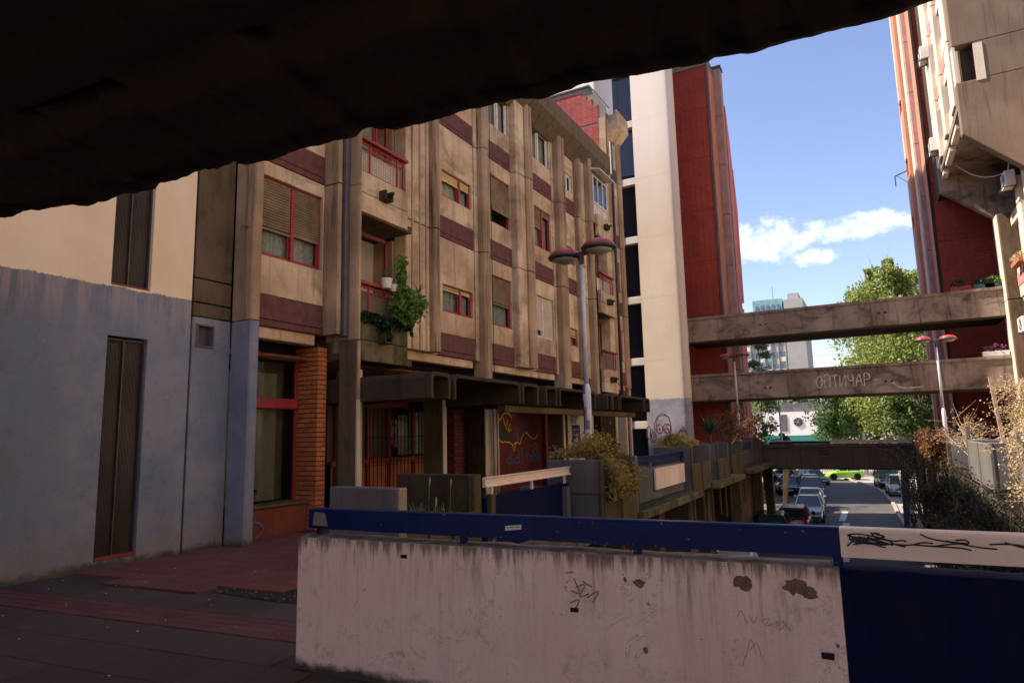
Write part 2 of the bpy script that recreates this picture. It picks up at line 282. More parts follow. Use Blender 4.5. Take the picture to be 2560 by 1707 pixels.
leaf_mat('leaf_grass', (.07, .13, .025), (.17, .22, .06)); leaf_mat('leaf_yucca', (.02, .06, .03), (.06, .12, .06)); leaf_mat('leaf_pink', (.16, .04, .11), (.30, .12, .20)); leaf_mat('leaf_drab', (.025, .035, .02), (.07, .08, .05))  # last one: dull dark leaves for the shrubs and moss
leaf_mat('leaf_autumn', (.30, .13, .02), (.48, .27, .04))
leaf_mat('leaf_far', (.10, .15, .04), (.24, .27, .10)); leaf_mat('leaf_wood', (.05, .10, .02), (.15, .2, .05))
M = lambda n: MATS[n]

# ------------------------------------------------------------------ object helpers
def tag(o, label=None, cat=None, group=None, kind=None):
    if label: o['label'] = label
    if cat: o['category'] = cat
    if group: o['group'] = group
    if kind: o['kind'] = kind
    return o
def empty(name, loc=(0, 0, 0), label=None, cat=None, group=None, kind=None):
    o = bpy.data.objects.new(name, None); COL.objects.link(o); o.location = loc; o.empty_display_size = .2
    return tag(o, label, cat, group, kind)
def attach(o, parent, local=False):
    if parent is not None:
        o.parent = parent
        if parent.type == 'EMPTY' and not local: o.matrix_parent_inverse = Matrix.Translation(-Vector(parent.location))
    return o
class MB:
    def __init__(s): s.v = []; s.f = []; s.mi = []; s.m = 0
    def add(s, vs, fs):
        k = len(s.v); s.v += [tuple(v) for v in vs]
        for f in fs: s.f.append(tuple(i+k for i in f)); s.mi.append(s.m)
        return s
    def box(s, x0, x1, y0, y1, z0, z1):
        return s.add([(x0, y0, z0), (x1, y0, z0), (x1, y1, z0), (x0, y1, z0), (x0, y0, z1), (x1, y0, z1), (x1, y1, z1), (x0, y1, z1)],
                     [(0, 3, 2, 1), (4, 5, 6, 7), (0, 1, 5, 4), (1, 2, 6, 5), (2, 3, 7, 6), (3, 0, 4, 7)])
    def prism(s, poly, ax, a, b):
        """extrude a 2D polygon; ax 'z': (x,y) poly, 'y': (x,z) poly, 'x': (y,z) poly"""
        n = len(poly)
        def P(p, h): return (p[0], p[1], h) if ax == 'z' else (p[0], h, p[1]) if ax == 'y' else (h, p[0], p[1])
        s.add([P(p, a) for p in poly] + [P(p, b) for p in poly], [tuple(range(n)), tuple(range(2*n-1, n-1, -1))] + [(i, i+n, (i+1) % n+n, (i+1) % n) for i in range(n)])
        return s
    def beam(s, p, q, w, h=None):
        """rectangular bar between two points"""
        p, q = Vector(p), Vector(q); d = (q-p).normalized(); up = Vector((0, 0, 1)) if abs(d.z) < .95 else Vector((1, 0, 0))
        a = d.cross(up).normalized()*(w/2); c = d.cross(a).normalized()*((h or w)/2)
        vs = [p-a-c, p+a-c, p+a+c, p-a+c, q-a-c, q+a-c, q+a+c, q-a+c]
        return s.add(vs, [(0, 3, 2, 1), (4, 5, 6, 7), (0, 1, 5, 4), (1, 2, 6, 5), (2, 3, 7, 6), (3, 0, 4, 7)])
    def tube(s, pts, r, n=6, cap=True):
        pts = [Vector(p) for p in pts]; rs = r if isinstance(r, (list, tuple)) else [r]*len(pts); rings = []
        for i, p in enumerate(pts):
            d = (pts[min(i+1, len(pts)-1)]-pts[max(i-1, 0)]).normalized(); up = Vector((0, 0, 1)) if abs(d.z) < .9 else Vector((1, 0, 0))
            a = d.cross(up).normalized(); b = d.cross(a)
            rings.append([p+(a*math.cos(2*math.pi*k/n)+b*math.sin(2*math.pi*k/n))*rs[i] for k in range(n)])
        vs = [v for r_ in rings for v in r_]; fs = []
        for i in range(len(pts)-1):
            for k in range(n): fs.append((i*n+k, i*n+(k+1) % n, (i+1)*n+(k+1) % n, (i+1)*n+k))
        if cap: fs += [tuple(range(n-1, -1, -1)), tuple((len(pts)-1)*n+k for k in range(n))]
        return s.add(vs, fs)
    def lathe(s, prof, c, n=24, ax='z'):
        vs = []; fs = []
        for r, h in prof:
            for k in range(n):
                a = 2*math.pi*k/n; x, y = r*math.cos(a), r*math.sin(a)
                vs.append((c[0]+x, c[1]+y, c[2]+h) if ax == 'z' else (c[0]+h, c[1]+x, c[2]+y) if ax == 'x' else (c[0]+x, c[1]+h, c[2]+y))
        for i in range(len(prof)-1):
            for k in range(n): fs.append((i*n+k, i*n+(k+1) % n, (i+1)*n+(k+1) % n, (i+1)*n+k))
        if prof[0][0] > 1e-4: fs.append(tuple(range(n-1, -1, -1)))
        if prof[-1][0] > 1e-4: fs.append(tuple((len(prof)-1)*n+k for k in range(n)))
        return s.add(vs, fs)
    def ribbon(s, pts, w, nrm):
        """flat stroke on a surface"""
        pts = [Vector(p) for p in pts]; nrm = Vector(nrm); vs = []; fs = []
        for i, p in enumerate(pts):
            d = (pts[min(i+1, len(pts)-1)]-pts[max(i-1, 0)]); d = d.normalized() if d.length else Vector((0, 0, 1)); a = d.cross(nrm).normalized()*w*.5
            vs += [p-a, p+a]
        for i in range(len(pts)-1): fs.append((2*i, 2*i+1, 2*i+3, 2*i+2))
        return s.add(vs, fs)
    def build(s, name, mats, parent=None, bevel=0, smooth=False, local=False, weld=False):
        me = bpy.data.meshes.new(name); me.from_pydata(s.v, [], s.f)
        if not isinstance(mats, (list, tuple)): mats = [mats]
        for m in mats: me.materials.append(M(m) if isinstance(m, str) else m)
        for i, p in enumerate(me.polygons): p.material_index = s.mi[i]
        if len(s.f) < 6000:
            bm = bmesh.new(); bm.from_mesh(me)
            if weld: bmesh.ops.remove_doubles(bm, verts=bm.verts, dist=1e-4)
            bmesh.ops.recalc_face_normals(bm, faces=bm.faces)
            if bevel: bmesh.ops.bevel(bm, geom=[e for e in bm.edges if len(e.link_faces) == 2 and e.calc_face_angle(0) > .6], offset=bevel, segments=1, affect='EDGES', clamp_overlap=True)
            bm.to_mesh(me); bm.free()
        if smooth: me.polygons.foreach_set('use_smooth', [True]*len(me.polygons)); 
        me.update(); o = bpy.data.objects.new(name, me); COL.objects.link(o)
        return attach(o, parent, local)
def box(name, x0, x1, y0, y1, z0, z1, mat, parent=None, bevel=0, **k): return MB().box(x0, x1, y0, y1, z0, z1).build(name, mat, parent, bevel, **k)
def clone(src, parent=None, loc=None, name=None):
    o = bpy.data.objects.new(name or src.name.split('.')[0], src.data); COL.objects.link(o)
    if parent is not None: attach(o, parent)
    if loc is not None: o.location = loc
    return o
def copy_tree(o, parent=None):
    c = o.copy(); COL.objects.link(c)
    if parent is not None: c.parent = parent
    for ch in list(o.children): copy_tree(ch, c)
    return c
def sheet(name, poly, z, mat, kind='structure', thick=0):
    m = MB()
    if thick: m.prism(poly, 'z', z-thick, z)
    else: m.add([(x, y, z) for x, y in poly], [tuple(range(len(poly)))])
    return tag(m.build(name, mat), kind=kind)

# ================================================================== SETTING
ZR = -4.0
tag(MB().add([(-900, -600, -4.03), (900, -600, -4.03), (900, 1500, -4.03), (-900, 1500, -4.03)], [(0, 1, 2, 3)]).build('ground', 'ground_earth'), kind='structure')
# street below: lane along +Y that swings left in the distance
road_poly = [(-7.4, -12), (7.4, -12), (2.6, 20), (1.9, 33), (1.07, 43.2), (.84, 49), (.72, 55.5), (.35, 62), (-.1, 68), (-1.5, 75), (-3.8, 83), (-9, 92), (-22, 101), (-40, 106), (-40, 98), (-22, 88), (-10, 80), (-7.6, 66), (-6.9, 50), (-7.4, 20)]
sheet('road', road_poly, -4.0, 'asphalt')
sheet('far_pavement', [(.9, 49.2), (.78, 55.5), (.41, 62), (-.04, 68), (-1.44, 75), (-3.74, 83), (-9, 92.1), (-22, 101.1), (-22, 112), (16, 112), (16, 49.2)], -3.97, 'kerb_stone')
kp = [(1.9, 33), (1.07, 43.2), (.84, 49), (.72, 55.5), (.35, 62), (-.1, 68), (-1.5, 75), (-3.8, 83), (-9, 92)]
km = MB()
for (a, b), (c, d) in zip(kp, kp[1:]): km.beam((a+.06, b, -3.93), (c+.06, d, -3.93), .22, .16)
tag(km.build('kerb', 'kerb_stone', bevel=.02), kind='structure')
sheet('side_pavement', [(1.3, 20), (9, 20), (9, 49), (1.02, 49), (1.25, 43.2)], -3.90, 'street_wall', thick=.1)
mk = MB(); mk.box(-2.36, -2.0, 45.5, 50.5, -3.999, -3.992).box(-2.1, -1.72, 37.5, 44.5, -3.999, -3.992).box(-1.75, -1.4, 29, 33.5, -3.999, -3.992)
mk.add([(1.1, 36, -3.993), (1.32, 36, -3.993), (1.95, 30, -3.993), (1.7, 30, -3.993)], [(0, 1, 2, 3)])
tag(mk.build('road_marking', 'road_paint'), kind='structure')
mh = MB().lathe([(.34, 0), (.34, .006), (.28, .008), (.0, .008)], (-.95, 34.0, -3.998), 20).build('manhole_cover', 'dark_metal'); tag(mh, 'round iron manhole cover in the dark road below the cream rail', 'manhole cover')

# left terrace at the level of the camera, edge over the street
terr = [(-20, -9), (-3.76, -9), (-3.76, 3.72), (-5.28, 5.7), (-5.22, 44), (-20, 44)]
sheet('terrace_floor', terr, -.012, 'terrace_ground', thick=.42)
sheet('right_terrace_floor', [(1.75, 4.6), (14, 4.6), (14, 37.5), (1.75, 37.5)], -.012, 'terrace_ground', thick=.42)

# paving: dark slabs, a band of red pavers, the red plaza, laid 5.7 degrees off the facade
pav = empty('paved_floor', (0, 0, 0), kind='structure')
A5 = R(5.7)
def in_poly(x, y, poly):
    c = False
    for i in range(len(poly)):
        (x1, y1), (x2, y2) = poly[i], poly[i-1]
        if (y1 > y) != (y2 > y) and x < (x2-x1)*(y-y1)/(y2-y1)+x1: c = not c
    return c
near = [(-9.0, -3.5), (-3.2, -3.5), (-3.2, 3.6), (-3.78, 3.6), (-4.9, 5.0), (-9.0, 5.0)]
plaza = [(-9.05, 4.72), (-6.44, 4.93), (-6.2, 5.27), (-5.77, 5.25), (-5.32, 5.8), (-5.3, 8.6), (-9.2, 8.6)]
hole = [(-6.44, 4.93), (-6.2, 5.27), (-5.77, 5.25), (-5.32, 5.75), (-4.95, 5.2), (-5.1, 4.9)]
def rot5(u, v, o=(-7.98, 3.62)): return (o[0]+u*math.cos(A5)-v*math.sin(A5), o[1]+u*math.sin(A5)+v*math.cos(A5))
slab_me = MB().box(-.397, .397, -.247, .247, -.04, 0).build('paving_slab', 'slab_dark', None, .006).data
bpy.data.objects.remove(bpy.data.objects['paving_slab'])
def put(me, name, parent, loc, rz=0.0, tilt=0.0):
    o = bpy.data.objects.new(name, me); COL.objects.link(o); attach(o, parent); o.location = loc; o.rotation_euler = (random.uniform(-tilt, tilt), random.uniform(-tilt, tilt), rz); return o
for i in range(-2, 9):
    for j in range(-7, 4):
        v = -.28 - .5*(-j) if j <= 0 else .72+.5*(j-1)     # rows in front of and behind the red band
        u = .4+.8*i+(.4 if j % 2 else 0)
        x, y = rot5(u, v)
        if j <= 0: x, y = rot5(u, -.26-.5*(-j))
        if in_poly(x, y, near) and not in_poly(x, y, plaza) and not any(in_poly(x+a, y+b, hole) for a in (-.38, 0, .38) for b in (-.22, 0, .22)): put(slab_me, 'paving_slab', pav, (x, y, random.uniform(0, .004)), A5, .003)
pv = MB().box(-.128, .128, -.055, .055, -.04, 0).build('red_paver', 'paver_red', None, .004); pv_me = pv.data; bpy.data.objects.remove(pv)
for r_ in range(4):
    for i in range(-5, 24):
        x, y = rot5(i*.262+(.13 if r_ % 2 else 0), .055+.116*r_)
        if x < -3.7 or y < 3.5: 
            if x > -9.0: put(pv_me, 'red_paver', pav, (x, y, .004+random.uniform(0, .003)), A5, .004)
pt = MB().box(-.147, .147, -.147, .147, -.04, 0).build('plaza_tile', 'plaza_red', None, .004); pt_me = pt.data; bpy.data.objects.remove(pt)
for i in range(14):
    for j in range(13):
        x, y = rot5(-1.0+i*.3, 1.18+j*.3)
        if in_poly(x, y, plaza): put(pt_me, 'plaza_tile', pav, (x, y, .012+random.uniform(0, .003)), A5, .003)
hm = MB().add([(x, y, -.006) for x, y in hole], [tuple(range(6))]).build('bare_patch', 'hole_soil', pav)
rb_ = MB(); rs0 = random.Random(3)
for _ in range(260):
    x, y = rs0.uniform(-6.5, -4.95), rs0.uniform(4.85, 5.75)
    if in_poly(x, y, hole): a = rs0.uniform(.008, .035); rb_.add([(x, y, -.008), (x+a, y+a*.2, -.008), (x+a*.5, y+a, -.008), (x+a*.5, y+a*.4, a*.5)], [(0, 1, 3), (1, 2, 3), (2, 0, 3)])
ro = rb_.build('rubble', 'raw_render', pav); ro['kind'] = 'stuff'
crumb = MB()
for _ in range(70):
    x, y = random.uniform(-8.8, -3.9), random.uniform(2.0, 6.5); s_ = random.uniform(.003, .010)
    crumb.box(x, x+s_, y, y+s_*1.3, .012, .012+s_*.6)
tag(crumb.build('litter_crumbs', 'sticker'), kind='stuff')
lv = MB()
for _ in range(90):
    x, y = random.uniform(-8.8, -3.9), random.uniform(2.0, 6.8); a = random.uniform(.012, .035); t_ = random.uniform(0, 6.28); c_, s_ = a*math.cos(t_), a*math.sin(t_)
    lv.add([(x-c_, y-s_, .014), (x-s_*.4, y+c_*.4, .02), (x+c_, y+s_, .014), (x+s_*.4, y-c_*.4, .017)], [(0, 1, 2, 3)])
tag(lv.build('fallen_leaves', 'twig_brown'), kind='stuff')
st = MB(); st.add([(.0, 0, 0), (.16, .02, 0), (.2, .12, .0), (.06, .15, 0), (.02, .03, .06), (.15, .05, .07), (.16, .1, .05), (.07, .12, .06)], [(0, 1, 5, 4), (1, 2, 6, 5), (2, 3, 7, 6), (3, 0, 4, 7), (4, 5, 6, 7), (0, 3, 2, 1)])
o = st.build('stone', 'concrete_pale', smooth=False); o.location = (-7.9, 7.55, .0); tag(o, 'loose broken stone lying below the terracotta wall by the brick pillar', 'stone')
o = o.copy(); COL.objects.link(o); o.location = (-3.35, 3.28, .0); o.scale = (.5, .5, .5); tag(o, 'small loose stone at the foot of the pink parapet wall', 'stone')

# ================================================================== LEFT APARTMENT BLOCK
FX = -8.8; ZB = 3.5; ST = 2.9; TOP = 12.45
blk = empty('apartment_block', (-12, 16, 0), 'long brown precast concrete apartment block with maroon panels and red framed windows', 'building')
core = MB(); core.box(-22, -9.62, 6.35, 26.4, 3.05, 12.3)
core.build('wall', 'interior_dark', blk)
MB().box(-22, -10.45, 6.4, 26.4, -.01, 3.05).build('wall', 'interior_dark', blk)
box('roof', -22, -9.0, 6.4, 24.55, 12.3, 12.42, 'concrete_dark', blk)
# soffit of timber boards over the ground floor
sb = MB().box(0, .06, -.04, .04, 0, .03)
for i in range(150):
    y = 7.3+i*.135
    if y < 25.8: MB().add([(-10.4, y, 3.04), (-10.4, y+.06, 3.04), (-8.95, y+.56, 3.04), (-8.95, y+.50, 3.04), (-10.4, y, 3.08), (-10.4, y+.06, 3.08), (-8.95, y+.56, 3.08), (-8.95, y+.50, 3.08)], [(0, 1, 2, 3), (4, 7, 6, 5), (0, 3, 7, 4), (1, 5, 6, 2)]).build('soffit_board', 'wood_soffit', blk)
for (a, b) in ((7.22, 8.74), (11.05, 14.2), (15.05, 19.15), (20.0, 21.9), (24.9, 26.0)): box('edge_beam', -9.1, -8.86, a, b, 3.30, 3.497, 'concrete_facade', blk, .012)

def wall_with_hole(y0, y1, z0, z1, hy0, hy1, hz0, hz1, x0=-8.97, x1=FX):
    """precast panel with a real window opening: outer ring, reveals and back"""
    m = MB(); 
    O = [(y0, z0), (y1, z0), (y1, z1), (y0, z1)]; H = [(hy0, hz0), (hy1, hz0), (hy1, hz1), (hy0, hz1)]
    vs = [(x1, *p) for p in O]+[(x1, *p) for p in H]+[(x0, *p) for p in O]+[(x0, *p) for p in H]
    fs = []
    for i in range(4):
        j = (i+1) % 4; fs += [(i, j, j+4, i+4), (i+8, i+12, j+12, j+8), (i, i+8, j+8, j), (i+4, j+4, j+12, i+12)]
    return m.add(vs, fs)
slat_me = {}
def slat(ylen, mat):
    k = (round(ylen, 2), mat)
    if k not in slat_me:
        o = MB().prism([(0, 0), (.010, .004), (.016, .022), (.012, .040), (0, .044)], 'y', 0, ylen).build('shutter_slat', mat); slat_me[k] = o.data; bpy.data.objects.remove(o)
    return slat_me[k]
def window(y0, y1, z0, z1, split=None, shut=(0.6, 0.6), frame='red_paint', smat='shutter_wood', fine=False, curtain='curtain_lace', x=-8.90, box_h=0.0, parent=None, tilt=0.0, open_leaf=False, pitch=.05):
    """framed window in a wall opening: outer frame, mullion, sashes, pane, roller shutter part way down, curtain behind"""
    w = .038; f = MB(); P_ = parent or blk
    f.box(x-.03, x+.04, y0, y0+w, z0, z1); f.box(x-.03, x+.04, y1-w, y1, z0, z1); f.box(x-.03, x+.04, y0+w, y1-w, z0, z0+w); f.box(x-.03, x+(.012 if max(shut) > 0 else .04), y0+w, y1-w, z1-w, z1)
    segs = [(y0+w, y1-w)]
    if split: ys = y0+(y1-y0)*split; f.box(x-.03, x+.055, ys-.04, ys+.04, z0+w, z1-w); segs = [(y0+w, ys-.04), (ys+.04, y1-w)]
    win = f.build('window', frame, P_, .006)
    for i, (a, b) in enumerate(segs):
        if b-a < .05: continue
        s = MB(); t_ = .04; s.box(x-.025, x+.01, a, a+t_, z0+w, z1-w).box(x-.025, x+.01, b-t_, b, z0+w, z1-w).box(x-.025, x+.01, a+t_, b-t_, z0+w, z0+w+t_).box(x-.025, x+.01, a+t_, b-t_, z1-w-t_, z1-w)
        s.build('sash', frame, win)
        MB().box(x-.012, x-.006, a+t_, b-t_, z0+w+t_, z1-w-t_).build('pane', 'glass_clear', win)
        sh = shut[i] if i < len(shut) else shut[-1]
        if sh > 0:
            zb = z1-.02-(z1-z0-.06)*sh; n = max(1, int((z1-.02-zb)/pitch))
            if fine:
                me = slat(b-a-.01, smat)
                for k in range(n):
                    q = bpy.data.objects.new('shutter_slat', me); COL.objects.link(q); attach(q, win); q.location = (x+.018+(tilt*k/n), a+.005, z1-.03-pitch*(k+1))
            else:
                g = MB()
                for k in range(n): zt = z1-.03-pitch*k; g.prism([(x+.015+tilt*k/n, zt-pitch+.006), (x+.031+tilt*k/n, zt-pitch+.018), (x+.028+tilt*k/n, zt-.002), (x+.015+tilt*k/n, zt)], 'y', a+.004, b-.004)
                g.build('shutter', smat, win)
            MB().box(x+.014+tilt, x+.04+tilt, a+.004, b-.004, zb-.03, zb+.012).build('shutter_rail', smat, win)
            # plain backing so no light leaks between the slats
            MB().box(x+.008, x+.012, a+.004, b-.004, zb, z1-.03).build('shutter_backing', 'interior_dark', win)
    if curtain:
        c = MB(); n = max(8, int((y1-y0)/.035)); c.v = []; vs = []; fs = []
        for k in range(n+1):
            yy = y0+.04+(y1-y0-.08)*k/n; xx = x-.10+.018*math.sin(k*1.9)+.01*math.sin(k*.7); vs += [(xx, yy, z0+.03), (xx, yy, z1-.05)]
        for k in range(n): fs.append((2*k, 2*k+2, 2*k+3, 2*k+1))
        c.add(vs, fs).build('curtain', curtain, win)
    MB().box(x-.75, x-.70, y0-.1, y1+.1, z0-.1, z1+.1).build('room_wall', 'interior_dark', win)
    return win
def spandrel(y0, y1, zb):
    box('spandrel_panel', -8.97, FX+.004, y0+.012, y1-.012, zb+.125, zb+.535, 'maroon_panel', blk, .006)
    box('spandrel_strip', -8.97, FX+.010, y0+.012, y1-.012, zb+.002, zb+.112, 'maroon_panel', blk, .006)
def bay(y0, y1, k, hy0, hy1, hz0, hz1, **kw):
    zb = ZB+ST*k; top = min(zb+ST-.012, 11.62)
    spandrel(y0, y1, zb)
    if hz0 is not None:
        wall_with_hole(y0, y1, zb+.545, top, hy0, hy1, zb+hz0, zb+hz1).build('wall_panel', 'concrete_facade', blk, .008, weld=True)
        window(hy0, hy1, zb+hz0, zb+hz1, **kw)
    else: box('wall_panel', -8.97, FX, y0, y1, zb+.545, top, 'concrete_facade', blk, .008)
# bay 1: the two wide shutters nearest the camera
for k in range(3): bay(7.22, 8.86, k, 7.26, 8.82, 1.21, 2.63, split=.56, shut=(.66, .64) if k == 0 else (.5, .8), fine=(k == 0), curtain='curtain_lace' if k == 0 else 'curtain')
# bay 3: small high windows
for k, (sh, cu) in enumerate((((.14, .12), 'curtain_lace'), ((.34, .30), 'curtain'), ((.3, .3), 'curtain'))):
    bay(12.55, 14.22, k, 12.78, 14.14, 1.07, 1.75, split=.62, shut=sh, smat='shutter_yellow', curtain=cu)
# bay 4: tall shutters; the top one has a white frame
bay(15.0, 16.32, 0, 15.12, 16.26, 1.07, 2.46, shut=(.56,), tilt=.0); bay(15.0, 16.32, 1, 15.12, 16.26, 1.07, 2.46, shut=(.76,), tilt=.12, curtain=None)
bay(15.0, 16.32, 2, 15.12, 16.26, 1.07, 2.22, split=.5, shut=(0, 0), frame='white_frame', curtain='curtain')
# bay 5
bay(17.72, 19.18, 0, 17.86, 19.08, 1.07, 2.38, split=.42, shut=(.82, .98), frame='off_white_plastic', smat='shutter_pale')
bay(17.72, 19.18, 1, 17.86, 19.08, 1.07, 2.38, split=.52, shut=(.5, .12), curtain='curtain'); bay(17.72, 19.18, 2, 17.86, 19.08, 1.07, 2.22, split=.4, shut=(0, .1), frame='off_white_plastic', smat='shutter_pale', curtain='curtain')
# bay 6
bay(20.1, 21.12, 0, 20.25, 21.05, 1.07, 1.68, shut=(.45,), smat='shutter_yellow'); bay(20.1, 21.12, 1, 20.25, 21.05, 1.07, 1.68, shut=(.12,), smat='shutter_yellow', curtain='curtain'); bay(20.1, 21.12, 2, 20.25, 21.05, .85, 1.48, split=.45, shut=(0,), frame='off_white_plastic', curtain='curtain')
# bay 8, beyond the rain pipe, one storey taller
for k in range(4):
    zb = ZB+ST*k; spandrel(24.95, 25.95, zb); wall_with_hole(24.95, 25.95, zb+.545, zb+ST-.012 if k < 3 else 14.2, 25.1, 25.85, zb+.95, zb+2.25).build('wall_panel', 'concrete_facade', blk, .008, weld=True)
    window(25.1, 25.85, zb+.95, zb+2.25, shut=((.9,), (.42,), (.93,), (.9,))[k], smat='shutter_wood' if k < 2 else 'shutter_pale', frame='red_paint' if k < 2 else 'off_white_plastic', curtain='curtain')
def pil(y0, y1, x, z0=ZB, z1=11.9, mat='concrete_pilaster', cham=.05, back=-8.97, storeys=True, name='pilaster'):
    """vertical precast pieces stacked storey by storey with an open joint between them"""
    zs = [z0]; k = 1
    while storeys and ZB+ST*k < z1-.4: zs.append(ZB+ST*k-.012); k += 1
    zs.append(z1)
    poly = [(back, y0), (x-cham, y0), (x, y0+cham), (x, y1-cham), (x-cham, y1), (back, y1)]
    for a, b in zip(zs, zs[1:]): MB().prism(poly, 'z', a+(.014 if a != z0 else 0), b-.010).build(name, mat, blk, .006)
pil(8.875, 8.985, -8.45, cham=.03)                       # right of bay 1
pil(11.15, 12.03, -8.64, cham=.02, mat='concrete_facade'); pil(12.045, 12.30, -8.50, cham=.05); pil(12.31, 12.54, -8.79, cham=.01, mat='concrete_facade')
for a in (11.34, 11.62, 11.86): box('panel_rib', -8.639, -8.622, a, a+.05, 3.52, 11.8, 'concrete_pilaster', blk, .004)
pil(14.235, 14.40, -8.77, cham=.01, mat='concrete_facade', z0=3.5); pil(14.41, 14.66, -8.56, z0=2.7); pil(14.67, 14.98, -8.72, cham=.03, z0=2.7)
pil(16.335, 16.88, -8.60, cham=.02, mat='concrete_facade'); pil(16.89, 17.28, -8.50, cham=.06); pil(17.29, 17.70, -8.78, cham=.01, mat='concrete_facade')
pil(19.19, 19.32, -8.77, cham=.01, mat='concrete_facade'); pil(19.33, 19.80, -8.52, cham=.06, z0=2.7); pil(19.81, 20.09, -8.70, cham=.02, z0=2.7)
pil(21.135, 21.42, -8.60, cham=.05); pil(21.43, 21.78, -8.64, cham=.02, mat='concrete_facade'); pil(21.79, 22.05, -8.42, cham=.04, z0=2.9)
pil(23.55, 23.98, -8.45, cham=.06, z0=2.9, z1=12.2, mat='concrete_facade'); pil(23.99, 24.42, -8.62, cham=.02, z0=2.9, z1=12.2)
pil(24.5, 24.93, -8.66, cham=.02, z1=14.6, mat='concrete_pilaster'); pil(25.97, 26.42, -8.70, cham=.06, z1=14.8, z0=3.4)
def rod(name, p, q, r, mat, parent, n=8): return MB().tube([p, q], r, n).build(name, mat, parent, smooth=True)
pp = MB().box(-8.55, -8.38, 9.0-.01, 9.10, 3.46, 11.9).build('rain_pipe', 'pipe_metal', blk, .02)
rod('rain_pipe', (-8.46, 24.45, 3.0), (-8.46, 24.45, 13.4), .06, 'dark_metal', blk)
rod('cable', (-8.52, 14.69, 2.8), (-8.54, 14.69, 11.6), .012, 'spray_green', blk, 5); rod('cable', (-8.58, 16.4, 9.6), (-8.56, 16.9, 3.6), .006, 'wire', blk, 4)
MB().tube([(-8.48, 12.17, 4.6), (-8.48, 12.175, 5.35)], .008, 4).build('rust_bar', 'orange_board', blk)
# fin between bay 1 and the loggias, standing on the terrace
for a, b in ((-.01, 3.40), (3.41, 6.38), (6.39, 9.28), (9.29, 11.9)):
    MB().prism([(-8.97 if a > 0 else -8.62, 9.12), (-8.22, 9.12), (-8.17, 9.14), (-8.17, 9.19), (-8.97 if a > 0 else -8.62, 9.19)], 'z', a, b).build('fin_wall', 'concrete_pilaster' if a > 0 else 'concrete_brown', blk, .006)
box('fin_wall', -8.20, -8.164, 9.125, 9.188, .0, 3.38, 'concrete_pilaster', blk)
box('fin_wall', -8.20, -8.160, 9.122, 9.190, .0, 2.3, 'concrete_pale', blk)  # pale strip paints in the brighter light on the front edge
# corner pillar and short return wall left of bay 1
box('wall_panel', -9.30, -8.95, 6.33, 6.99, 4.12, 12, 'concrete_brown', blk, .01); box('wall_panel', -9.30, -8.95, 6.33, 6.99, 3.74, 4.10, 'concrete_brown', blk, .01); box('wall_panel', -9.30, -8.953, 6.33, 6.99, 3.515, 3.72, 'concrete_brown', blk, .01)
cb = wall_with_hole(6.33, 7.0, -.01, 3.50, 6.40, 6.68, 3.05, 3.38, -9.2, -8.955).build('wall_panel', 'two_tone_paint', blk, .008, weld=True)
v = MB().box(-8.99, -8.93, 6.385, 6.415, 3.035, 3.395).box(-8.99, -8.93, 6.665, 6.695, 3.035, 3.395).box(-8.99, -8.93, 6.415, 6.665, 3.035, 3.065).box(-8.99, -8.93, 6.415, 6.665, 3.365, 3.395).build('vent_frame', 'concrete_grey', blk, .004)
g = MB()
for i in range(11): g.beam((-9.0, 6.42, 3.08+i*.026), (-9.0, 6.66, 3.08+i*.026), .004)
for i in range(9): g.beam((-9.0, 6.43+i*.027, 3.07), (-9.0, 6.43+i*.027, 3.36), .004)
g.box(-9.08, -9.06, 6.40, 6.68, 3.05, 3.38); g.build('vent_grille', 'pipe_metal', v)
cpoly = [(-8.96, 7.02), (-8.53, 7.02), (-8.50, 7.05), (-8.50, 7.17), (-8.53, 7.20), (-8.96, 7.20)]
MB().prism(cpoly, 'z', -.01, 3.50).build('corner_pillar', 'two_tone_paint', blk, .006); MB().prism(cpoly, 'z', 3.515, 6.38).build('corner_pillar', 'concrete_pilaster', blk, .006); MB().prism(cpoly, 'z', 6.395, 11.9).build('corner_pillar', 'concrete_pilaster', blk, .006)

# parapet along the roof, in short precast lengths
pprof = [(-8.95, 11.35), (-8.76, 11.38), (-8.30, 11.86), (-8.30, 12.46), (-8.42, 12.46), (-8.42, 12.3), (-8.95, 12.3)]
yy = 6.6
while yy < 24.4:
    if not (23.5 < yy): MB().prism([(x+random.uniform(-.006, .006), z) for x, z in pprof], 'y', yy+.006, min(yy+.74, 24.5)).build('parapet_block', 'concrete_parapet', blk, .012)
    yy += .75
yy = 24.95
for k in range(2): MB().prism([(x, z+2.55) for x, z in pprof], 'y', yy+.006, yy+.72).build('parapet_block', 'concrete_facade', blk, .012); yy += .68
box('wall', -22, -8.98, 24.6, 26.4, 12.3, 15.3, 'concrete_dark', blk)
# red tiled end wall of the taller part, seen over the parapet
at = [(-13.5, 12.4), (-8.66, 12.4), (-8.66, 15.05), (-9.35, 16.10), (-13.5, 16.10)]
MB().prism(at, 'y', 24.54, 24.60).build('end_wall', 'mortar_grey', blk)
MB().prism([(-13.5, 16.10), (-9.33, 16.10), (-8.60, 15.07), (-8.60, 15.13), (-9.30, 16.17), (-13.5, 16.17)], 'y', 24.46, 24.9).build('coping', 'dark_metal', blk)
tl = MB().box(0, .232, 0, .02, 0, .092).build('wall_tile', 'tile_red', None, .004); tl_me = tl.data; bpy.data.objects.remove(tl)
n_t = 0
for r_ in range(31):
    for c_ in range(9):
        x = -11.14+c_*.24; z = 12.95+r_*.1
        if z > 15.1 and x+.24 > -8.92-(z-15.1)*.85: continue
        if x+.24 > -8.98 or z > 15.85 or n_t > 290: continue
        if abs(z-14.35) < .05: continue
        t_ = put(tl_me, 'wall_tile', blk, (x, 24.52, z)); n_t += 1
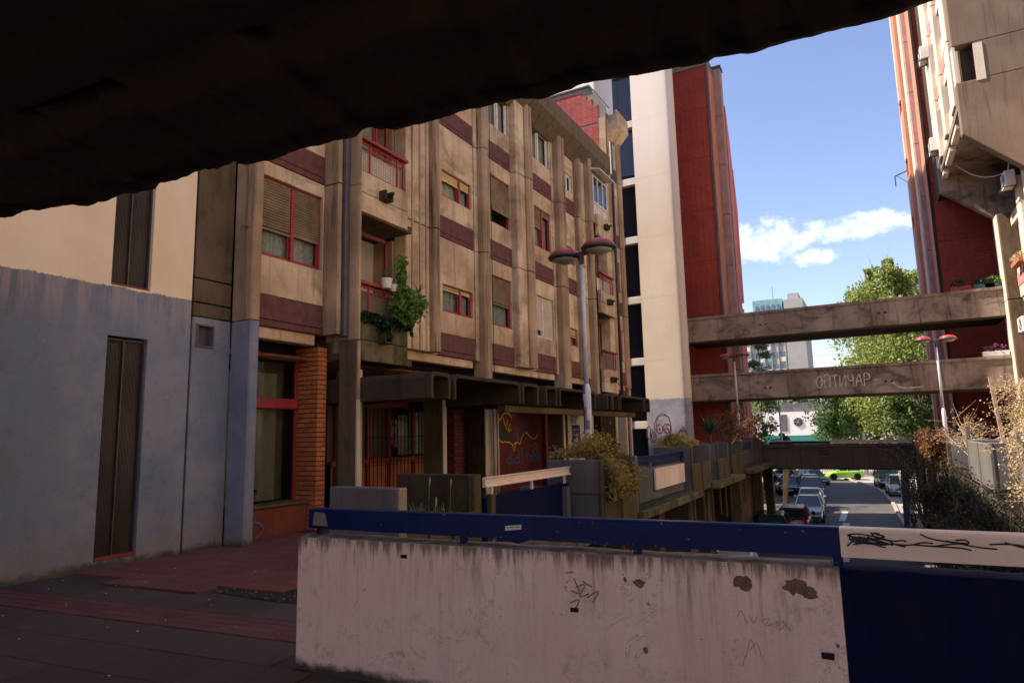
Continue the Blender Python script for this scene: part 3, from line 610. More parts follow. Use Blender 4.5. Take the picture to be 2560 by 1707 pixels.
box('cladding_panel', -11.2, -8.70, 24.50, 24.53, 12.3, 12.80, 'red_dark_paint', blk); box('flashing', -11.2, -8.66, 24.47, 24.53, 12.80, 12.86, 'dark_metal', blk)

# loggias
def loggia(y0, y1, k, grime=False, mesh=True):
    z0 = 3.04+2.88*k; z1 = z0+.82; m = 'concrete_mossy' if grime else 'concrete_facade'
    box('balcony_panel', -8.38, -8.26, y0, y1, z0, z0+.385, m, blk, .008); box('balcony_panel', -8.38, -8.26, y0, y1, z0+.395, z1, m, blk, .008)
    box('balcony_slab', -9.62, -8.385, y0, y1+.3, z0+.02, z0+.16, 'concrete_brown', blk)
    yc = (y0+y1)/2-.05; b = MB().box(-8.27, -8.08, yc-.12, yc-.08, z0+.36, z0+.56).box(-8.27, -8.08, yc+.08, yc+.12, z0+.36, z0+.56).box(-8.27, -8.08, yc-.08, yc+.08, z0+.36, z0+.40).box(-8.255, -7.98, yc-.03, yc+.03, z0+.46, z0+.52)
    b.build('water_spout', 'concrete_dark', blk, .006)
    if not mesh: return
    r = MB()
    for z in (z1+.02, z1+.50, z1+.60): r.beam((-8.31, y0+.02, z), (-8.31, y1-.08, z), .03, .03)
    for y in (y0+.36, y1-.30, y1-.10): r.beam((-8.31, y, z1), (-8.31, y, z1+.64), .035, .035)
    r.box(-8.37, -8.22, y0+.02, y1-.02, z1+.64, z1+.70); rl = r.build('balcony_railing', 'red_paint', blk, .004)
    w = MB(); n = int((y1-y0-.1)/.055)
    for i in range(n): w.beam((-8.32, y0+.03+i*.055, z1+.02), (-8.32, y0+.03+i*.055, z1+.50), .006)
    for j in range(9): w.beam((-8.32, y0+.02, z1+.05+j*.054), (-8.32, y1-.1, z1+.05+j*.054), .006)
    w.build('wire_mesh', 'wire', rl)
    MB().box(-8.42, -8.41, y0+.02, y1-.1, z1, z1+.5).build('reed_screen', 'curtain' if k else 'shutter_wood', rl)
L1 = (9.20, 10.72); L2 = (22.07, 23.53)
for k in range(3): loggia(*L1, k, grime=(k == 0))
for k in range(3): loggia(*L2, k, mesh=(k < 2))
# back walls and doors of the loggias
for k in range(3):
    z = 3.2+2.88*k
    for (a, b) in (L1, L2):
        box('loggia_wall', -9.61, -9.50, a+1.1, b+.55, z, z+2.7, 'concrete_pale', blk); box('loggia_wall', -9.6, -8.97, a-.0, a+.06, z, z+2.7, 'concrete_brown', blk); box('loggia_wall', -9.6, -8.97, b+.36, b+.42, z, z+2.7, 'concrete_pilaster', blk)
        window(a+.1, a+1.08, z+.02, z+2.35, split=.5, shut=(0, 0), x=-9.5, curtain='curtain')
        box('loggia_frame', -8.93, -8.87, a, a+.05, z+.62, z+2.6, 'red_dark_paint', blk); box('loggia_frame', -8.93, -8.87, b+.02, b+.07, z+.62, z+2.6, 'red_dark_paint', blk); box('loggia_frame', -8.93, -8.87, a, b+.07, z+2.52, z+2.6, 'red_dark_paint', blk)
window(L1[0]+.05, L1[0]+.52, 4.55, 5.9, shut=(0,), x=-8.80, frame='off_white_plastic', curtain=None); window(L1[0]+.35, L1[1]-.35, 7.45, 8.6, shut=(0,), x=-8.85, curtain='curtain')
# glazed-in top loggia with white frames
wg = MB(); ya, yb = 22.1, 23.5
for z in (9.34, 10.12, 11.15): wg.beam((-8.42, ya, z), (-8.42, yb, z), .06, .06)
for y in (ya, ya+.45, ya+.95, yb): wg.beam((-8.42, y, 9.3), (-8.42, y, 11.2), .05, .05)
wgo = wg.build('window', 'white_frame', blk, .006); MB().box(-8.44, -8.43, ya, yb, 10.15, 11.12).build('pane', 'glass_dark', wgo); MB().box(-8.44, -8.43, ya, yb, 9.36, 10.10).build('pane', 'shutter_pale', wgo)
MB().prism([(-8.5, 11.34), (-8.05, 11.24), (-8.05, 11.28), (-8.5, 11.40)], 'y', 21.9, 23.6).build('rain_hood', 'white_frame', blk)

# ground floor of bay 1: shop window with curtains, red transom, brick pillar, terracotta sill wall
box('shop_wall', -9.7, -9.05, 7.2, 9.0, -.01, .48, 'terracotta', blk, .01); box('sill', -9.6, -9.0, 7.2, 8.82, .48, .53, 'concrete_brown', blk, .01)
sw = MB().box(-9.42, -9.36, 7.2, 8.83, 3.06, 3.14).box(-9.42, -9.36, 8.77, 8.83, .53, 3.06).box(-9.42, -9.36, 7.2, 7.26, .53, 3.06).box(-9.44, -9.30, 7.26, 8.80, 2.16, 2.34).build('window', 'red_paint', blk, .006)
MB().box(-9.402, -9.396, 7.26, 8.77, .53, 2.16).build('pane', 'glass_clear', sw); MB().box(-9.402, -9.396, 7.26, 8.77, 2.34, 3.06).build('pane', 'glass_clear', sw)
c = MB(); vs = []; fs = []; n = 46
for k in range(n+1):
    yy = 7.0+1.42*k/n; xx = -9.50+.035*math.sin(k*1.55)+.02*math.sin(k*.6); vs += [(xx, yy, .56), (xx, yy, 2.80)]
for k in range(n): fs.append((2*k, 2*k+2, 2*k+3, 2*k+1))
c.add(vs, fs).build('curtain', 'curtain_dim', sw, smooth=True); MB().box(-9.75, -9.74, 8.35, 8.83, .54, 3.1).build('net_curtain', 'shutter_wood', sw)
tag(MB().box(-10.45, -10.40, 6.5, 12, 0, 3.1).build('inner_wall', 'interior_dark', blk))
bk = empty('brick_pillar', (-9.1, 8.9, 0), 'orange brick pillar between the curtained shop window and the dark recess', 'pillar')
MB().box(-9.44, -8.875, 8.835, 9.02, 0, 3.32).build('mortar_core', 'mortar_dark', bk)
def brick_me(lx, ly, mat='brick_orange'):
    o = MB().box(0, lx, 0, ly, 0, .072).build('brick', mat, None, .004); me = o.data; bpy.data.objects.remove(o); return me
bA, bB, bC = brick_me(.245, .10), brick_me(.12, .10), brick_me(.06, .105); bD = brick_me(.055, .085)
for r_ in range(38):
    z = .005+r_*.0865
    xs = [(-9.435, .245), (-9.182, .245), (-8.93, .075)] if r_ % 2 else [(-9.435, .12), (-9.307, .245), (-9.054, .2)]
    for x, l in xs:
        o = put(bA if l > .13 else bB, 'brick', bk, (x, 8.822, z)); o.scale = (l/(.245 if l > .13 else .12), 1, 1)
    ysp = [(8.822, .155), (8.985, .055)] if r_ % 2 else [(8.822, .09), (8.92, .12)]
    for y, l in ysp:
        o = put(bC, 'brick', bk, (-8.885, y+.0015, z)); o.scale = (.55, l/.105, 1)
box('doorway_wall', -9.9, -9.6, 9.02, 9.1, 0, 3.3, 'interior_dark', blk)

# ground floor further on: barred shop front, columns, red board, brick piers
sf = MB(); X0 = -9.6
for y in (10.05, 11.02, 11.72, 12.62, 13.52): sf.box(X0, X0+.07, y-.045, y+.045, 0, 2.36)
sf.box(X0, X0+.07, 9.9, 13.6, 2.28, 2.40).box(X0, X0+.08, 9.9, 13.6, 1.06, 1.16)
front = sf.build('shop_front', 'red_dark_paint', blk, .006)
MB().box(X0+.0, X0+.02, 9.95, 13.5, 0, 1.06).build('kick_board', 'orange_board', front); MB().box(X0+.01, X0+.016, 9.95, 13.5, 1.16, 2.28).build('pane', 'glass_clear', front)
MB().box(X0-.12, X0-.11, 12.65, 13.5, 1.2, 2.2).box(X0-.12, X0-.11, 12.25, 12.6, 1.2, 2.12).build('newsprint', 'paper', front); MB().box(X0-.10, X0-.09, 12.28, 12.44, 1.62, 1.98).build('notice', 'sticker', front)
c = MB(); vs = []; fs = []
for k in range(52): vs += [(X0-.15+.02*math.sin(k*1.7), 10.0+k*.04, 1.1), (X0-.15+.02*math.sin(k*1.7), 10.0+k*.04, 2.3)]
for k in range(51): fs.append((2*k, 2*k+2, 2*k+3, 2*k+1))
c.add(vs, fs).build('curtain', 'mauve_concrete', front)
bars = MB()
for k in range(27): bars.tube([(X0+.16, 10.0+k*.133, .02), (X0+.16, 10.0+k*.133, 2.24)], .008, 5).tube([(X0+.16, 10.0+k*.133, .02), (X0+.16, 10.0+k*.133, .03)], .008, 4)
for z in (.25, 1.02, 1.62, 2.2): bars.beam((X0+.15, 9.95, z), (X0+.15, 13.5, z), .014)
bars.build('security_bars', 'black', front)
col_l = []
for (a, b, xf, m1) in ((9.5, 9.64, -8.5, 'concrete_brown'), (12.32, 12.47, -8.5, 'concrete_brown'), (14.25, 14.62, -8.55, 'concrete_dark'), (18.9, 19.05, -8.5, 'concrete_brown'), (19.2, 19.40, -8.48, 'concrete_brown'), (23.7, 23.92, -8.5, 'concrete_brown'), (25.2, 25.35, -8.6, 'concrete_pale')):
    box('column', xf-.55, xf-.03, a, b, 0, 2.9, m1, blk, .01); box('column_edge', xf-.028, xf, a+.005, b-.005, 0, 2.9, 'concrete_pale', blk, .006)  # pale front strips paint in the light on the street-facing edges
rod('rain_pipe', (-8.44, 14.52, 0), (-8.44, 14.52, 2.7), .04, 'concrete_pale', blk); rod('rain_pipe', (-8.44, 14.68, 0), (-8.44, 14.68, 2.7), .03, 'concrete_pale', blk)
rb = box('red_board', -9.62, -9.55, 16.45, 19.55, -.01, 2.5, 'red_board', blk); box('red_post', -9.58, -9.42, 19.5, 19.72, 0, 2.5, 'red_paint', blk)
box('shop_back_wall', -10.0, -9.62, 9.2, 27.2, 0, 3.0, 'interior_dark', blk) if False else None
wpn = wall_with_hole(20.9, 23.2, 0, 2.6, 22.3, 22.9, .9, 2.25, -9.3, -9.2).build('white_panel', 'concrete_pale', blk)
box('door', -9.34, -9.28, 22.3, 22.9, .9, 2.25, 'dark_metal', blk)
def pier(y0, y1, x0, x1, z0, z1, label, bm='brick_red'):
    e = empty('brick_pier', (x1, y0, z0), label, 'brick pier', 'red brick piers under the canopies'); MB().box(x0+.02, x1-.02, y0+.02, y1-.02, z0, z1).build('mortar_core', 'mortar_dark', e)
    me = brick_me(.235, .10, bm); mey = brick_me(.10, .235, bm); r_ = 0; z = z0
    while z < z1-.07:
        u = x0+(-.12 if r_ % 2 else 0)
        while u < x1-.05:
            a = max(u, x0); l = min(u+.235, x1)-a
            if l > .05: q = put(me, 'brick', e, (a, y0, z)); q.scale = (l/.235, .35, 1)
            u += .247
        v = y0+.04+(-.12 if r_ % 2 else 0)
        while v < y1-.05:
            a = max(v, y0+.04); l = min(v+.235, y1)-a
            if l > .05: q = put(mey, 'brick', e, (x1-.036, a, z)); q.scale = (.35, l/.235, 1)
            v += .247
        z += .085; r_ += 1
    return e
pier(13.75, 14.2, -9.55, -9.15, 0, 2.45, 'dark brick pier right of the barred shop front')
pier(19.8, 20.7, -9.9, -9.45, 0, 2.5, 'red brick pier between the graffiti board and the pale panel')
pier(23.95, 24.5, -9.7, -9.2, 0, 2.5, 'narrow brick pier in the shade just behind the nearest street lamp')
pier(25.4, 26.35, -9.2, -8.85, 0, 3.35, 'wide red brick pier at the far end of the block by the tower')
box('column_edge', -8.98, -8.80, 26.36, 26.5, 0, 3.4, 'concrete_pale', blk)

# ------------------------------------------------ graffiti
def stroke_obj(name, strokes, place, nrm, w, mat, parent, thick=1.0):
    m = MB()
    for i, s in enumerate(strokes):
        # smooth by subdividing (Catmull-Rom)
        pts = [Vector((a, b, 0)) for a, b in s]; out = []
        if len(pts) > 2:
            for k in range(len(pts)-1):
                p0, p1, p2, p3 = pts[max(k-1, 0)], pts[k], pts[k+1], pts[min(k+2, len(pts)-1)]
                for q in range(4):
                    t = q/4; out.append(.5*((2*p1)+(-p0+p2)*t+(2*p0-5*p1+4*p2-p3)*t*t+(-p0+3*p1-3*p2+p3)*t**3))
            out.append(pts[-1])
        else: out = pts
        m.ribbon([Vector(place(p.x, p.y))+Vector(nrm)*.0008*i for p in out], w, nrm)
    return m.build(name, mat, parent)
FONT = {'d': [[(.5, 1), (.5, 0)], [(.5, .35), (.25, .5), (.03, .25), (.2, 0), (.5, .15)]], 'i': [[(.2, .5), (.2, 0)], [(.2, .7), (.2, .76)]], 'I': [[(.2, 1), (.2, 0)]], 't': [[(.2, 1), (.2, .1), (.35, 0)], [(0, .62), (.42, .66)]],
        'a': [[(.45, .45), (.2, .5), (.03, .22), (.2, 0), (.42, .2), (.45, .5), (.47, 0)]], 'k': [[(.05, 1), (.05, 0)], [(.45, .55), (.07, .25), (.48, 0)]], 'e': [[(.05, .25), (.45, .3), (.3, .52), (.05, .3), (.15, 0), (.45, .08)]], ' ': [],
        'F': [[(.05, 0), (.05, 1), (.5, 1)], [(.05, .55), (.4, .55)]], '1': [[(.05, .75), (.22, 1), (.22, 0)]], '9': [[(.42, .7), (.22, 1), (.05, .75), (.22, .5), (.42, .7), (.4, 0)]], '5': [[(.42, 1), (.08, 1), (.08, .6), (.35, .58), (.4, .2), (.05, 0)]], '-': [[(.05, .45), (.4, .45)]],
        'Ф': [[(.3, 1), (.3, -.1)], [(.3, .85), (.02, .7), (.05, .4), (.3, .28), (.56, .42), (.56, .72), (.3, .85)]], 'К': [[(.05, 1), (.05, 0)], [(.45, 1), (.07, .5), (.48, 0)]], 'Р': [[(.05, 0), (.05, 1), (.4, .95), (.42, .62), (.07, .5)]],
        'О': [[(.25, 1), (.02, .6), (.1, .1), (.35, .02), (.5, .5), (.4, .9), (.25, 1)]], 'П': [[(.05, 0), (.05, 1), (.45, 1), (.45, 0)]], 'Т': [[(0, 1), (.5, 1)], [(.25, 1), (.25, 0)]], 'И': [[(.05, 1), (.05, 0), (.45, 1), (.45, 0)]], 'Ч': [[(.05, 1), (.08, .55), (.42, .5)], [(.45, 1), (.45, 0)]], 'А': [[(0, 0), (.25, 1), (.5, 0)], [(.1, .4), (.4, .4)]], 'o': [[(.25, .5), (.05, .25), (.25, 0), (.45, .25), (.25, .5)]], 'f': [[(.4, .95), (.2, .9), (.18, 0)], [(.02, .5), (.4, .5)]]}
def write(txt, h, place, adv=.62, jit=.03):
    out = []; x = 0
    for ch in txt:
        g = FONT.get(ch, [])
        for s in g: out.append([((x+a)*h+random.uniform(-jit, jit)*h*.5, b*h+random.uniform(-jit, jit)*h*.5) for a, b in s])
        x += .42 if ch in 'iI ' else adv
    return out
rx = rb
PB = lambda a, b: (-9.543, 17.05+a, 1.00+b)
stroke_obj('lettering', write('did', .40, None, .58), lambda a, b: (-9.543, 17.10+a*1.25, .74+b), (1, 0, 0), .032, 'spray_blue', rb)
stroke_obj('lettering', [[(0, 0), (.01, .45)]], lambda a, b: (-9.543, 18.08+a, .74+b), (1, 0, 0), .032, 'spray_blue', rb)
stroke_obj('lettering', write('take', .36, None, .55), lambda a, b: (-9.543, 18.28+a*1.3, .76+b), (1, 0, 0), .032, 'spray_blue', rb)
stroke_obj('lettering', write('take', .32, None, .55), lambda a, b: (-9.543, 17.15+a*1.3, .24+b), (1, 0, 0), .032, 'spray_blue', rb)
yl = [[(16.6, 1.62), (16.75, 1.42), (17.0, 1.4), (17.3, 1.38), (17.5, 1.30), (17.7, 1.38), (17.95, 1.34), (18.05, 1.5), (18.35, 1.66), (18.7, 1.5), (19.0, 1.48), (19.2, 1.62)], [(17.45, 1.34), (17.55, 1.12), (17.66, 1.36)], [(16.55, 2.0), (16.8, 2.08), (16.9, 2.2), (17.2, 2.25), (17.45, 2.1)], [(16.9, 2.15), (17.0, 1.95), (17.15, 1.75)], [(17.2, 2.05), (17.1, 1.85)], [(17.35, 1.95), (17.2, 1.7), (17.4, 1.78)]]
stroke_obj('graffiti_line', yl, lambda a, b: (-9.543, a, b), (1, 0, 0), .035, 'spray_yellow', rb)
stroke_obj('graffiti_line', [[(16.75, 1.95), (16.7, 1.7), (16.85, 1.55), (17.1, 1.5), (17.35, 1.6)], [(16.8, 1.85), (16.78, 1.65), (17.0, 1.56), (17.25, 1.52)], [(16.85, 1.75), (16.95, 1.62), (17.2, 1.6)]], lambda a, b: (-9.542, a, b), (1, 0, 0), .08, 'spray_green', rb)
stroke_obj('graffiti_line', [[(17.75, 1.78), (17.7, 1.65), (17.85, 1.6), (17.88, 1.75), (17.75, 1.78)], [(17.75, 1.6), (17.8, 1.45), (17.95, 1.5)], [(17.85, 1.58), (17.8, 1.42)]], lambda a, b: (-9.543, a, b), (1, 0, 0), .03, 'spray_blue', rb)
stroke_obj('graffiti_line', [[(18.75, 1.8), (18.95, 1.75), (19.0, 1.85), (18.95, 1.65), (18.8, 1.72)], [(18.2, 1.85), (18.35, 1.75), (18.25, 1.65), (18.3, 1.6)]], lambda a, b: (-9.543, a, b), (1, 0, 0), .07, 'spray_deep_blue', rb)
fl = [(18.95+.17*math.cos(t)*(1.25 if i % 2 else .8), 1.15+.17*math.sin(t)*(1.25 if i % 2 else .8)) for i, t in enumerate([k*math.pi/6 for k in range(13)])]
stroke_obj('graffiti_line', [fl, [(18.9, 1.1), (18.95, 1.2), (19.02, 1.12), (18.9, 1.1)]], lambda a, b: (-9.543, a, b), (1, 0, 0), .02, 'spray_pink', rb)
stroke_obj('lettering', write('ФКР', .34, None, .62), lambda a, b: (-9.194, 21.02+a*1.1, 1.95+b), (1, 0, 0), .035, 'spray_blue', wpn)
stroke_obj('graffiti_line', [[(21.15+.0*k, 1.85-.09*k), (21.5, 1.86-.09*k+.03*(k % 2)), (21.85, 1.85-.09*k)] for k in range(11)], lambda a, b: (-9.195, a, b), (1, 0, 0), .085, 'spray_deep_blue', wpn)
stroke_obj('graffiti_line', [[(21.3+.1*(k % 4), 1.6-.1*k), (21.4+.1*(k % 3), 1.7-.1*k), (21.55, 1.58-.1*k), (21.65, 1.66-.1*k)] for k in range(7)], lambda a, b: (-9.185, a, b), (1, 0, 0), .018, 'spray_white', wpn)
stroke_obj('graffiti_line', [[(7.25, .30), (7.4, .42), (7.6, .44), (7.68, .3), (7.5, .2), (7.3, .22)], [(7.35, .18), (7.5, .28), (7.75, .26), (7.85, .12), (7.7, .02)], [(7.5, .36), (7.42, .1)]], lambda a, b: (-9.045, a, b), (1, 0, 0), .022, 'spray_blue', blk)
stroke_obj('lettering', write('F19-', .10, None, .6), lambda a, b: (-8.80+a*.9, 7.015, 4.98+b), (0, -1, 0), .009, 'spray_red', blk)

# ------------------------------------------------ rest of the block: blue and cream wall at the left
lb = empty('painted_wall', (-9, 0, 0), 'big flat wall painted grey blue below and cream above at the left edge', 'wall')
lw = MB()
yA, yB = -8.0, 6.30; W1 = (5.08, 5.62, 3.76, 6.9); W0 = (5.10, 5.64, .10, 3.06)
X1, X0_ = -8.97, -9.35
lw.box(X0_, X1, yA, 5.08, -.02, 15.5).box(X0_, X1, 5.64, yB, -.02, 15.5).box(X0_, X1, 5.08, 5.64, 3.06, 3.76).box(X0_, X1, 5.08, 5.64, -.02, .10).box(X0_, X1, 5.08, 5.64, 6.9, 15.5)
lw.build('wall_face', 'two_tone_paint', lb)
box('joint_recess', -9.3, -9.02, 6.30, 6.33, 0, 12, 'interior_dark', lb)
for (z0, z1, nm, mt) in ((3.80, 6.9, 'strip_window', 'glass_film'), (.15, 3.03, 'strip_window', 'glass_film')):
    f = MB(); yc = 5.34
    for y in (5.095, 5.345, 5.625): f.box(-9.09, -9.03, y-.010, y+.010, z0, z1)
    f.box(-9.09, -9.03, 5.10, 5.63, z1-.02, z1)
    fw = f.build(nm, 'dark_metal', lb); g = MB()
    n = 26
    for i in range(n):
        y = 5.105+.52*i/n; g.prism([(-9.085, y), (-9.072, y+.006), (-9.085, y+.014)], 'z', z0, z1-.02)
    g.build('ribbed_glass', 'glass_film', fw); MB().box(-9.095, -9.086, 5.10, 5.63, z0, z1-.02).build('pane', mt, fw)
    MB().box(-9.30, -9.0 if z0 > 1 else -8.96, 5.09, 5.63, z0-.045, z0-.003).build('sill', 'terracotta', fw)
    MB().box(-9.33, -9.30, 5.0, 5.7, z0, z1).build('backing', 'curtain' if z0 > 1 else 'interior_dark', fw)
# unseen block added behind the painted wall; both raised to shade rail and street
box('wall', -24, -9.36, -8, 6.3, -.02, 15.5, 'interior_dark', lb)

# ------------------------------------------------ canopies: inverted precast channels over the shops
def canopy(y0, y1, label, x0=-9.55, x1=-6.6, z0=2.26, z1=2.72, t=.07):
    e = empty('canopy', (x1, y0, z0), label, 'canopy', 'concrete channel canopies over the shop fronts')
    h = .10; o = [(y0, z0), (y0, z1-h), (y0+h*.3, z1-h*.3), (y0+h, z1), (y1-h, z1), (y1-h*.3, z1-h*.3), (y1, z1-h), (y1, z0)]
    i = [(y1-t, z0), (y1-t, z1-h-t*.4), (y1-t-h*.3, z1-t-h*.15), (y1-h-t*.4, z1-t), (y0+h+t*.4, z1-t), (y0+t+h*.3, z1-t-h*.15), (y0+t, z1-h-t*.4), (y0+t, z0)]
    vs = [(x, *p) for x in (x0, x1) for p in o+i]; fs = []
    for k in range(7):
        fs += [(k, k+1, k+17, k+16), (k+8, k+9, k+25, k+24)]
    fs += [(7, 8, 24, 23), (15, 0, 16, 31)]
    for b in (0, 16):
        for k in range(7): fs.append((b+k, b+k+1, b+14-k, b+15-k))
    MB().add(vs, fs).build('channel', 'concrete_dark', e, .008)
    return e
cy = [(9.22, 9.82), (9.93, 12.50), (12.60, 13.38), (13.76, 14.36), (14.52, 16.88), (17.78, 18.18), (18.24, 18.80), (18.90, 21.2), (21.28, 21.86)]
cn = ['narrow concrete channel canopy nearest the camera with rounded shoulders', 'wide concrete channel canopy over the barred shop front', 'narrow concrete channel canopy right of the widest near one', 'small concrete channel canopy before the second wide one', 'wide concrete channel canopy over the red graffiti board, left of the lamp post', 'smallest canopy channel just right of the near lamp post', 'narrow canopy channel second to the right of the lamp post', 'wide far canopy channel before the tower', 'last narrow canopy channel at the end by the white tower']
for (a, b), l in zip(cy, cn): canopy(a, b, l)
o = box('canopy_beam', -7.3, -7.1, 12.7, 21.8, 2.10, 2.252, 'concrete_brown', bevel=.01); tag(o, 'long concrete beam running under the farther canopies behind the lamp post', 'beam')

# ================================================================== WHITE STAIR TOWER AND TALL WHITE WALL
tw = empty('stair_tower', (-9, 31, 0), 'tall rounded cream stair tower with dark window strips and blue grey base', 'tower')
def arc(cx, cy, r, a0, a1, n): return [(cx+r*math.cos(R(a0+(a1-a0)*i/n)), cy+r*math.sin(R(a0+(a1-a0)*i/n))) for i in range(n+1)]
tp = [(-9.06, 29.46), (-8.45, 29.42), (-8.15, 29.41), (-7.85, 29.385), (-7.45, 29.38)] + arc(-7.35, 29.68, .30, -90, 0, 8) + [(-7.06, 29.85), (-7.45, 31.4), (-8.0, 33.6)]
MB().add([(x, y, z) for z in (-4, 27) for x, y in tp], [(i, (i+1) % len(tp), (i+1) % len(tp)+len(tp), i+len(tp)) for i in range(len(tp)-1)]).build('tower_shaft', 'tower_two_tone', tw, smooth=True)
for k in range(9): z = 1.9+2.93*k; MB().add([(x+(.003 if x > -7.4 else 0), y-.004, zz) for zz in (z, z+.007) for x, y in tp[:-1]], [(i, i+1, i+1+len(tp)-1, i+len(tp)-1) for i in range(len(tp)-2)]).build('pour_joint', 'tower_joint', tw)
box('tower_wall', -18, -10.15, 29.9, 33.5, -4, 27, 'white_wall', tw); box('tower_wall', -10.9, -10.15, 28.6, 29.9, 11, 27, 'white_wall', tw) if False else None
for k in range(9):
    z = 1.75+2.93*k-2.93; box('floor_band', -10.14, -9.065, 29.62, 30.2, z, z+.34, 'tower_paint', tw, .01)
    w_ = box('stair_window', -10.14, -9.065, 29.92, 29.96, z+.34, z+2.93, 'glass_tower', tw)
    MB().box(-9.9, -9.88, 29.90, 29.92, z+.34, z+2.93).build('mullion', 'dark_metal', w_)
box('tower_wall', -10.14, -9.065, 30.2, 33.5, -4, 27, 'interior_dark', tw)
tall = empty('white_block', (-14, 33, 0), 'bright white blank wall of the high rise behind the brown block', 'building')
box('wall', -20, -12.05, 31.2, 44.8, -4, 34, 'white_wall', tall); box('wall', -12.0, -10.9, 29.3, 31.0, 3.0, 30, 'white_wall', tall); box('joint', -12.3, -12.15, 31.12, 31.2, 3, 34, 'concrete_grey', tall)
gz = [(-8.32, 1.9)]
def circ(cx, cz, rx_, rz_, n=12): return [(cx+rx_*math.cos(2*math.pi*k/n), cz+rz_*math.sin(2*math.pi*k/n)) for k in range(n+1)]
sg = [[(-8.75, 1.55), (-8.72, 1.95), (-8.55, 2.3), (-8.3, 2.42), (-8.05, 2.25), (-7.95, 1.8), (-8.0, 1.4)], circ(-8.5, 1.72, .16, .2), circ(-8.15, 1.74, .17, .2), circ(-8.5, 1.7, .03, .03), circ(-8.13, 1.72, .03, .03), circ(-9.0, 1.55, .1, .3), circ(-8.78, 1.35, .1, .24)]
def ontower(a, b):
    # wrap onto the rounded shaft
    if a <= -7.35: return (a, 29.372+(.02 if a < -7.85 else 0)+(.025 if a < -8.4 else 0), b)
    t = math.asin(min(.99, (a+7.35)/.30)); return (-7.35+.315*math.sin(t), 29.68-.315*math.cos(t), b)
for s_ in sg: pass
m = MB()
for s_ in sg + [[(-7.62, 1.2), (-7.6, 1.6), (-7.42, 1.8), (-7.28, 1.55), (-7.26, 1.2)], circ(-7.5, 1.62, .03, .03), circ(-7.36, 1.62, .03, .03), [(-7.85, 1.5), (-7.75, 1.35), (-7.65, 1.45)]]:
    pts = [Vector(ontower(a, b)) for a, b in s_]
    m.ribbon(pts, .045, (0, -1, 0))
m.build('graffiti_faces', 'spray_maroon', tw)

# ================================================================== RED TILED TOWERS
def tile_wall(parent, x0, x1, y, z0, z1, bands, mat='tile_field', tw_=.30, th=.13):
    m = MB(); z = z0; r_ = 0
    while z < z1:
        u = x0
        while u < x1-.02:
            l = min(tw_-.016, x1-u)
            if not any(abs(z-b) < .06 for b in bands): 
                d = random.uniform(-.006, .006); m.add([(u, y-.02+d, z), (u+l, y-.02+d, z), (u+l, y-.02+d, z+th-.016), (u, y-.02+d, z+th-.016), (u, y, z), (u+l, y, z), (u+l, y, z+th-.016), (u, y, z+th-.016)], [(0, 1, 2, 3), (0, 4, 5, 1), (1, 5, 6, 2), (3, 2, 6, 7), (0, 3, 7, 4)])
            u += tw_
        z += th; r_ += 1
    o = m.build('tile_cladding', mat, parent); o['kind'] = 'stuff'; return o
rt = empty('red_tower', (-8, 40, 0), 'tall red tiled tower behind the cream stair tower, left of the sky', 'tower')
bands = [1.8+2.93*k for k in range(10)]
box('wall', -14, -6.50, 35.5, 39.4, -.3, 21.9, 'mortar_tile', rt); box('base_wall', -14, -6.50, 35.5, 39.4, -4, -.3, 'concrete_dark', rt); tile_wall(rt, -9.3, -6.56, 35.5, .5, 21.3, bands)
box('coping', -14, -6.44, 35.42, 39.4, 21.9, 22.25, 'mortar_grey', rt); box('coping', -14, -6.42, 35.38, 39.45, 22.25, 22.33, 'dark_metal', rt)
box('edge_strip', -6.53, -6.44, 35.42, 35.50, -4, 21.9, 'concrete_grey', rt); box('orange_strip', -6.50, -6.41, 35.56, 37, -4, 21.8, 'orange_render', rt)
for k in range(9): z = -4+2.93*k; box('concrete_strip', -6.45, -6.03, 37.0, 37.6, z+.01, min(z+2.92, 22.35), 'mauve_concrete', rt, .02)
box('coping', -6.48, -5.98, 36.95, 37.7, 22.36, 22.5, 'dark_metal', rt)
box('dark_strip', -6.3, -6.06, 37.6, 37.9, -4, 20.2, 'concrete_dark', rt)
MB().prism([(37.9, -4), (39.0, -4), (39.0, 17.2), (38.7, 18.6), (38.0, 20.4), (37.9, 20.4)], 'x', -6.5, -6.03).build('pink_wall', 'pink_render', rt)
MB().prism([(39.0, 8.9), (39.55, 8.9), (39.6, 14.6), (39.0, 16.9)], 'x', -6.5, -6.0).build('pink_bay', 'pink_render', rt)
MB().prism([(39.0, -4), (39.5, -4), (39.5, 8.5), (39.0, 8.5)], 'x', -6.5, -6.02).build('pink_bay', 'pink_render', rt)
# the right hand one
rr = empty('red_tower', (6, 40, 0), 'tall red tiled tower at the right with orange and mauve edge strips in sun', 'tower')
box('wall', 3.52, 16, 38, 42, -4, 34, 'mortar_tile', rr); tile_wall(rr, 3.60, 6.2, 38, 6.0, 30, bands)
tile_wall(rr, 3.60, 5.6, 38, .5, 6.0, bands)
box('edge_strip', 3.45, 3.56, 37.92, 38.0, -4, 34, 'concrete_dark', rr); box('orange_strip', 3.45, 3.52, 38.0, 39.7, -4, 34, 'orange_render', rr)
for k in range(13): z = -4+2.93*k; box('concrete_strip', 3.22, 3.6, 39.7, 40.4, z+.01, z+2.92, 'mauve_concrete', rr, .02)
for k in range(7): z = -4+5.5*k; box('pale_strip', 3.16, 3.23, 39.9, 41.2, z+.01, z+5.48, 'concrete_pale', rr, .01)
box('orange_strip', 2.99, 3.24, 41.25, 41.9, -4, 34, 'orange_render', rr)
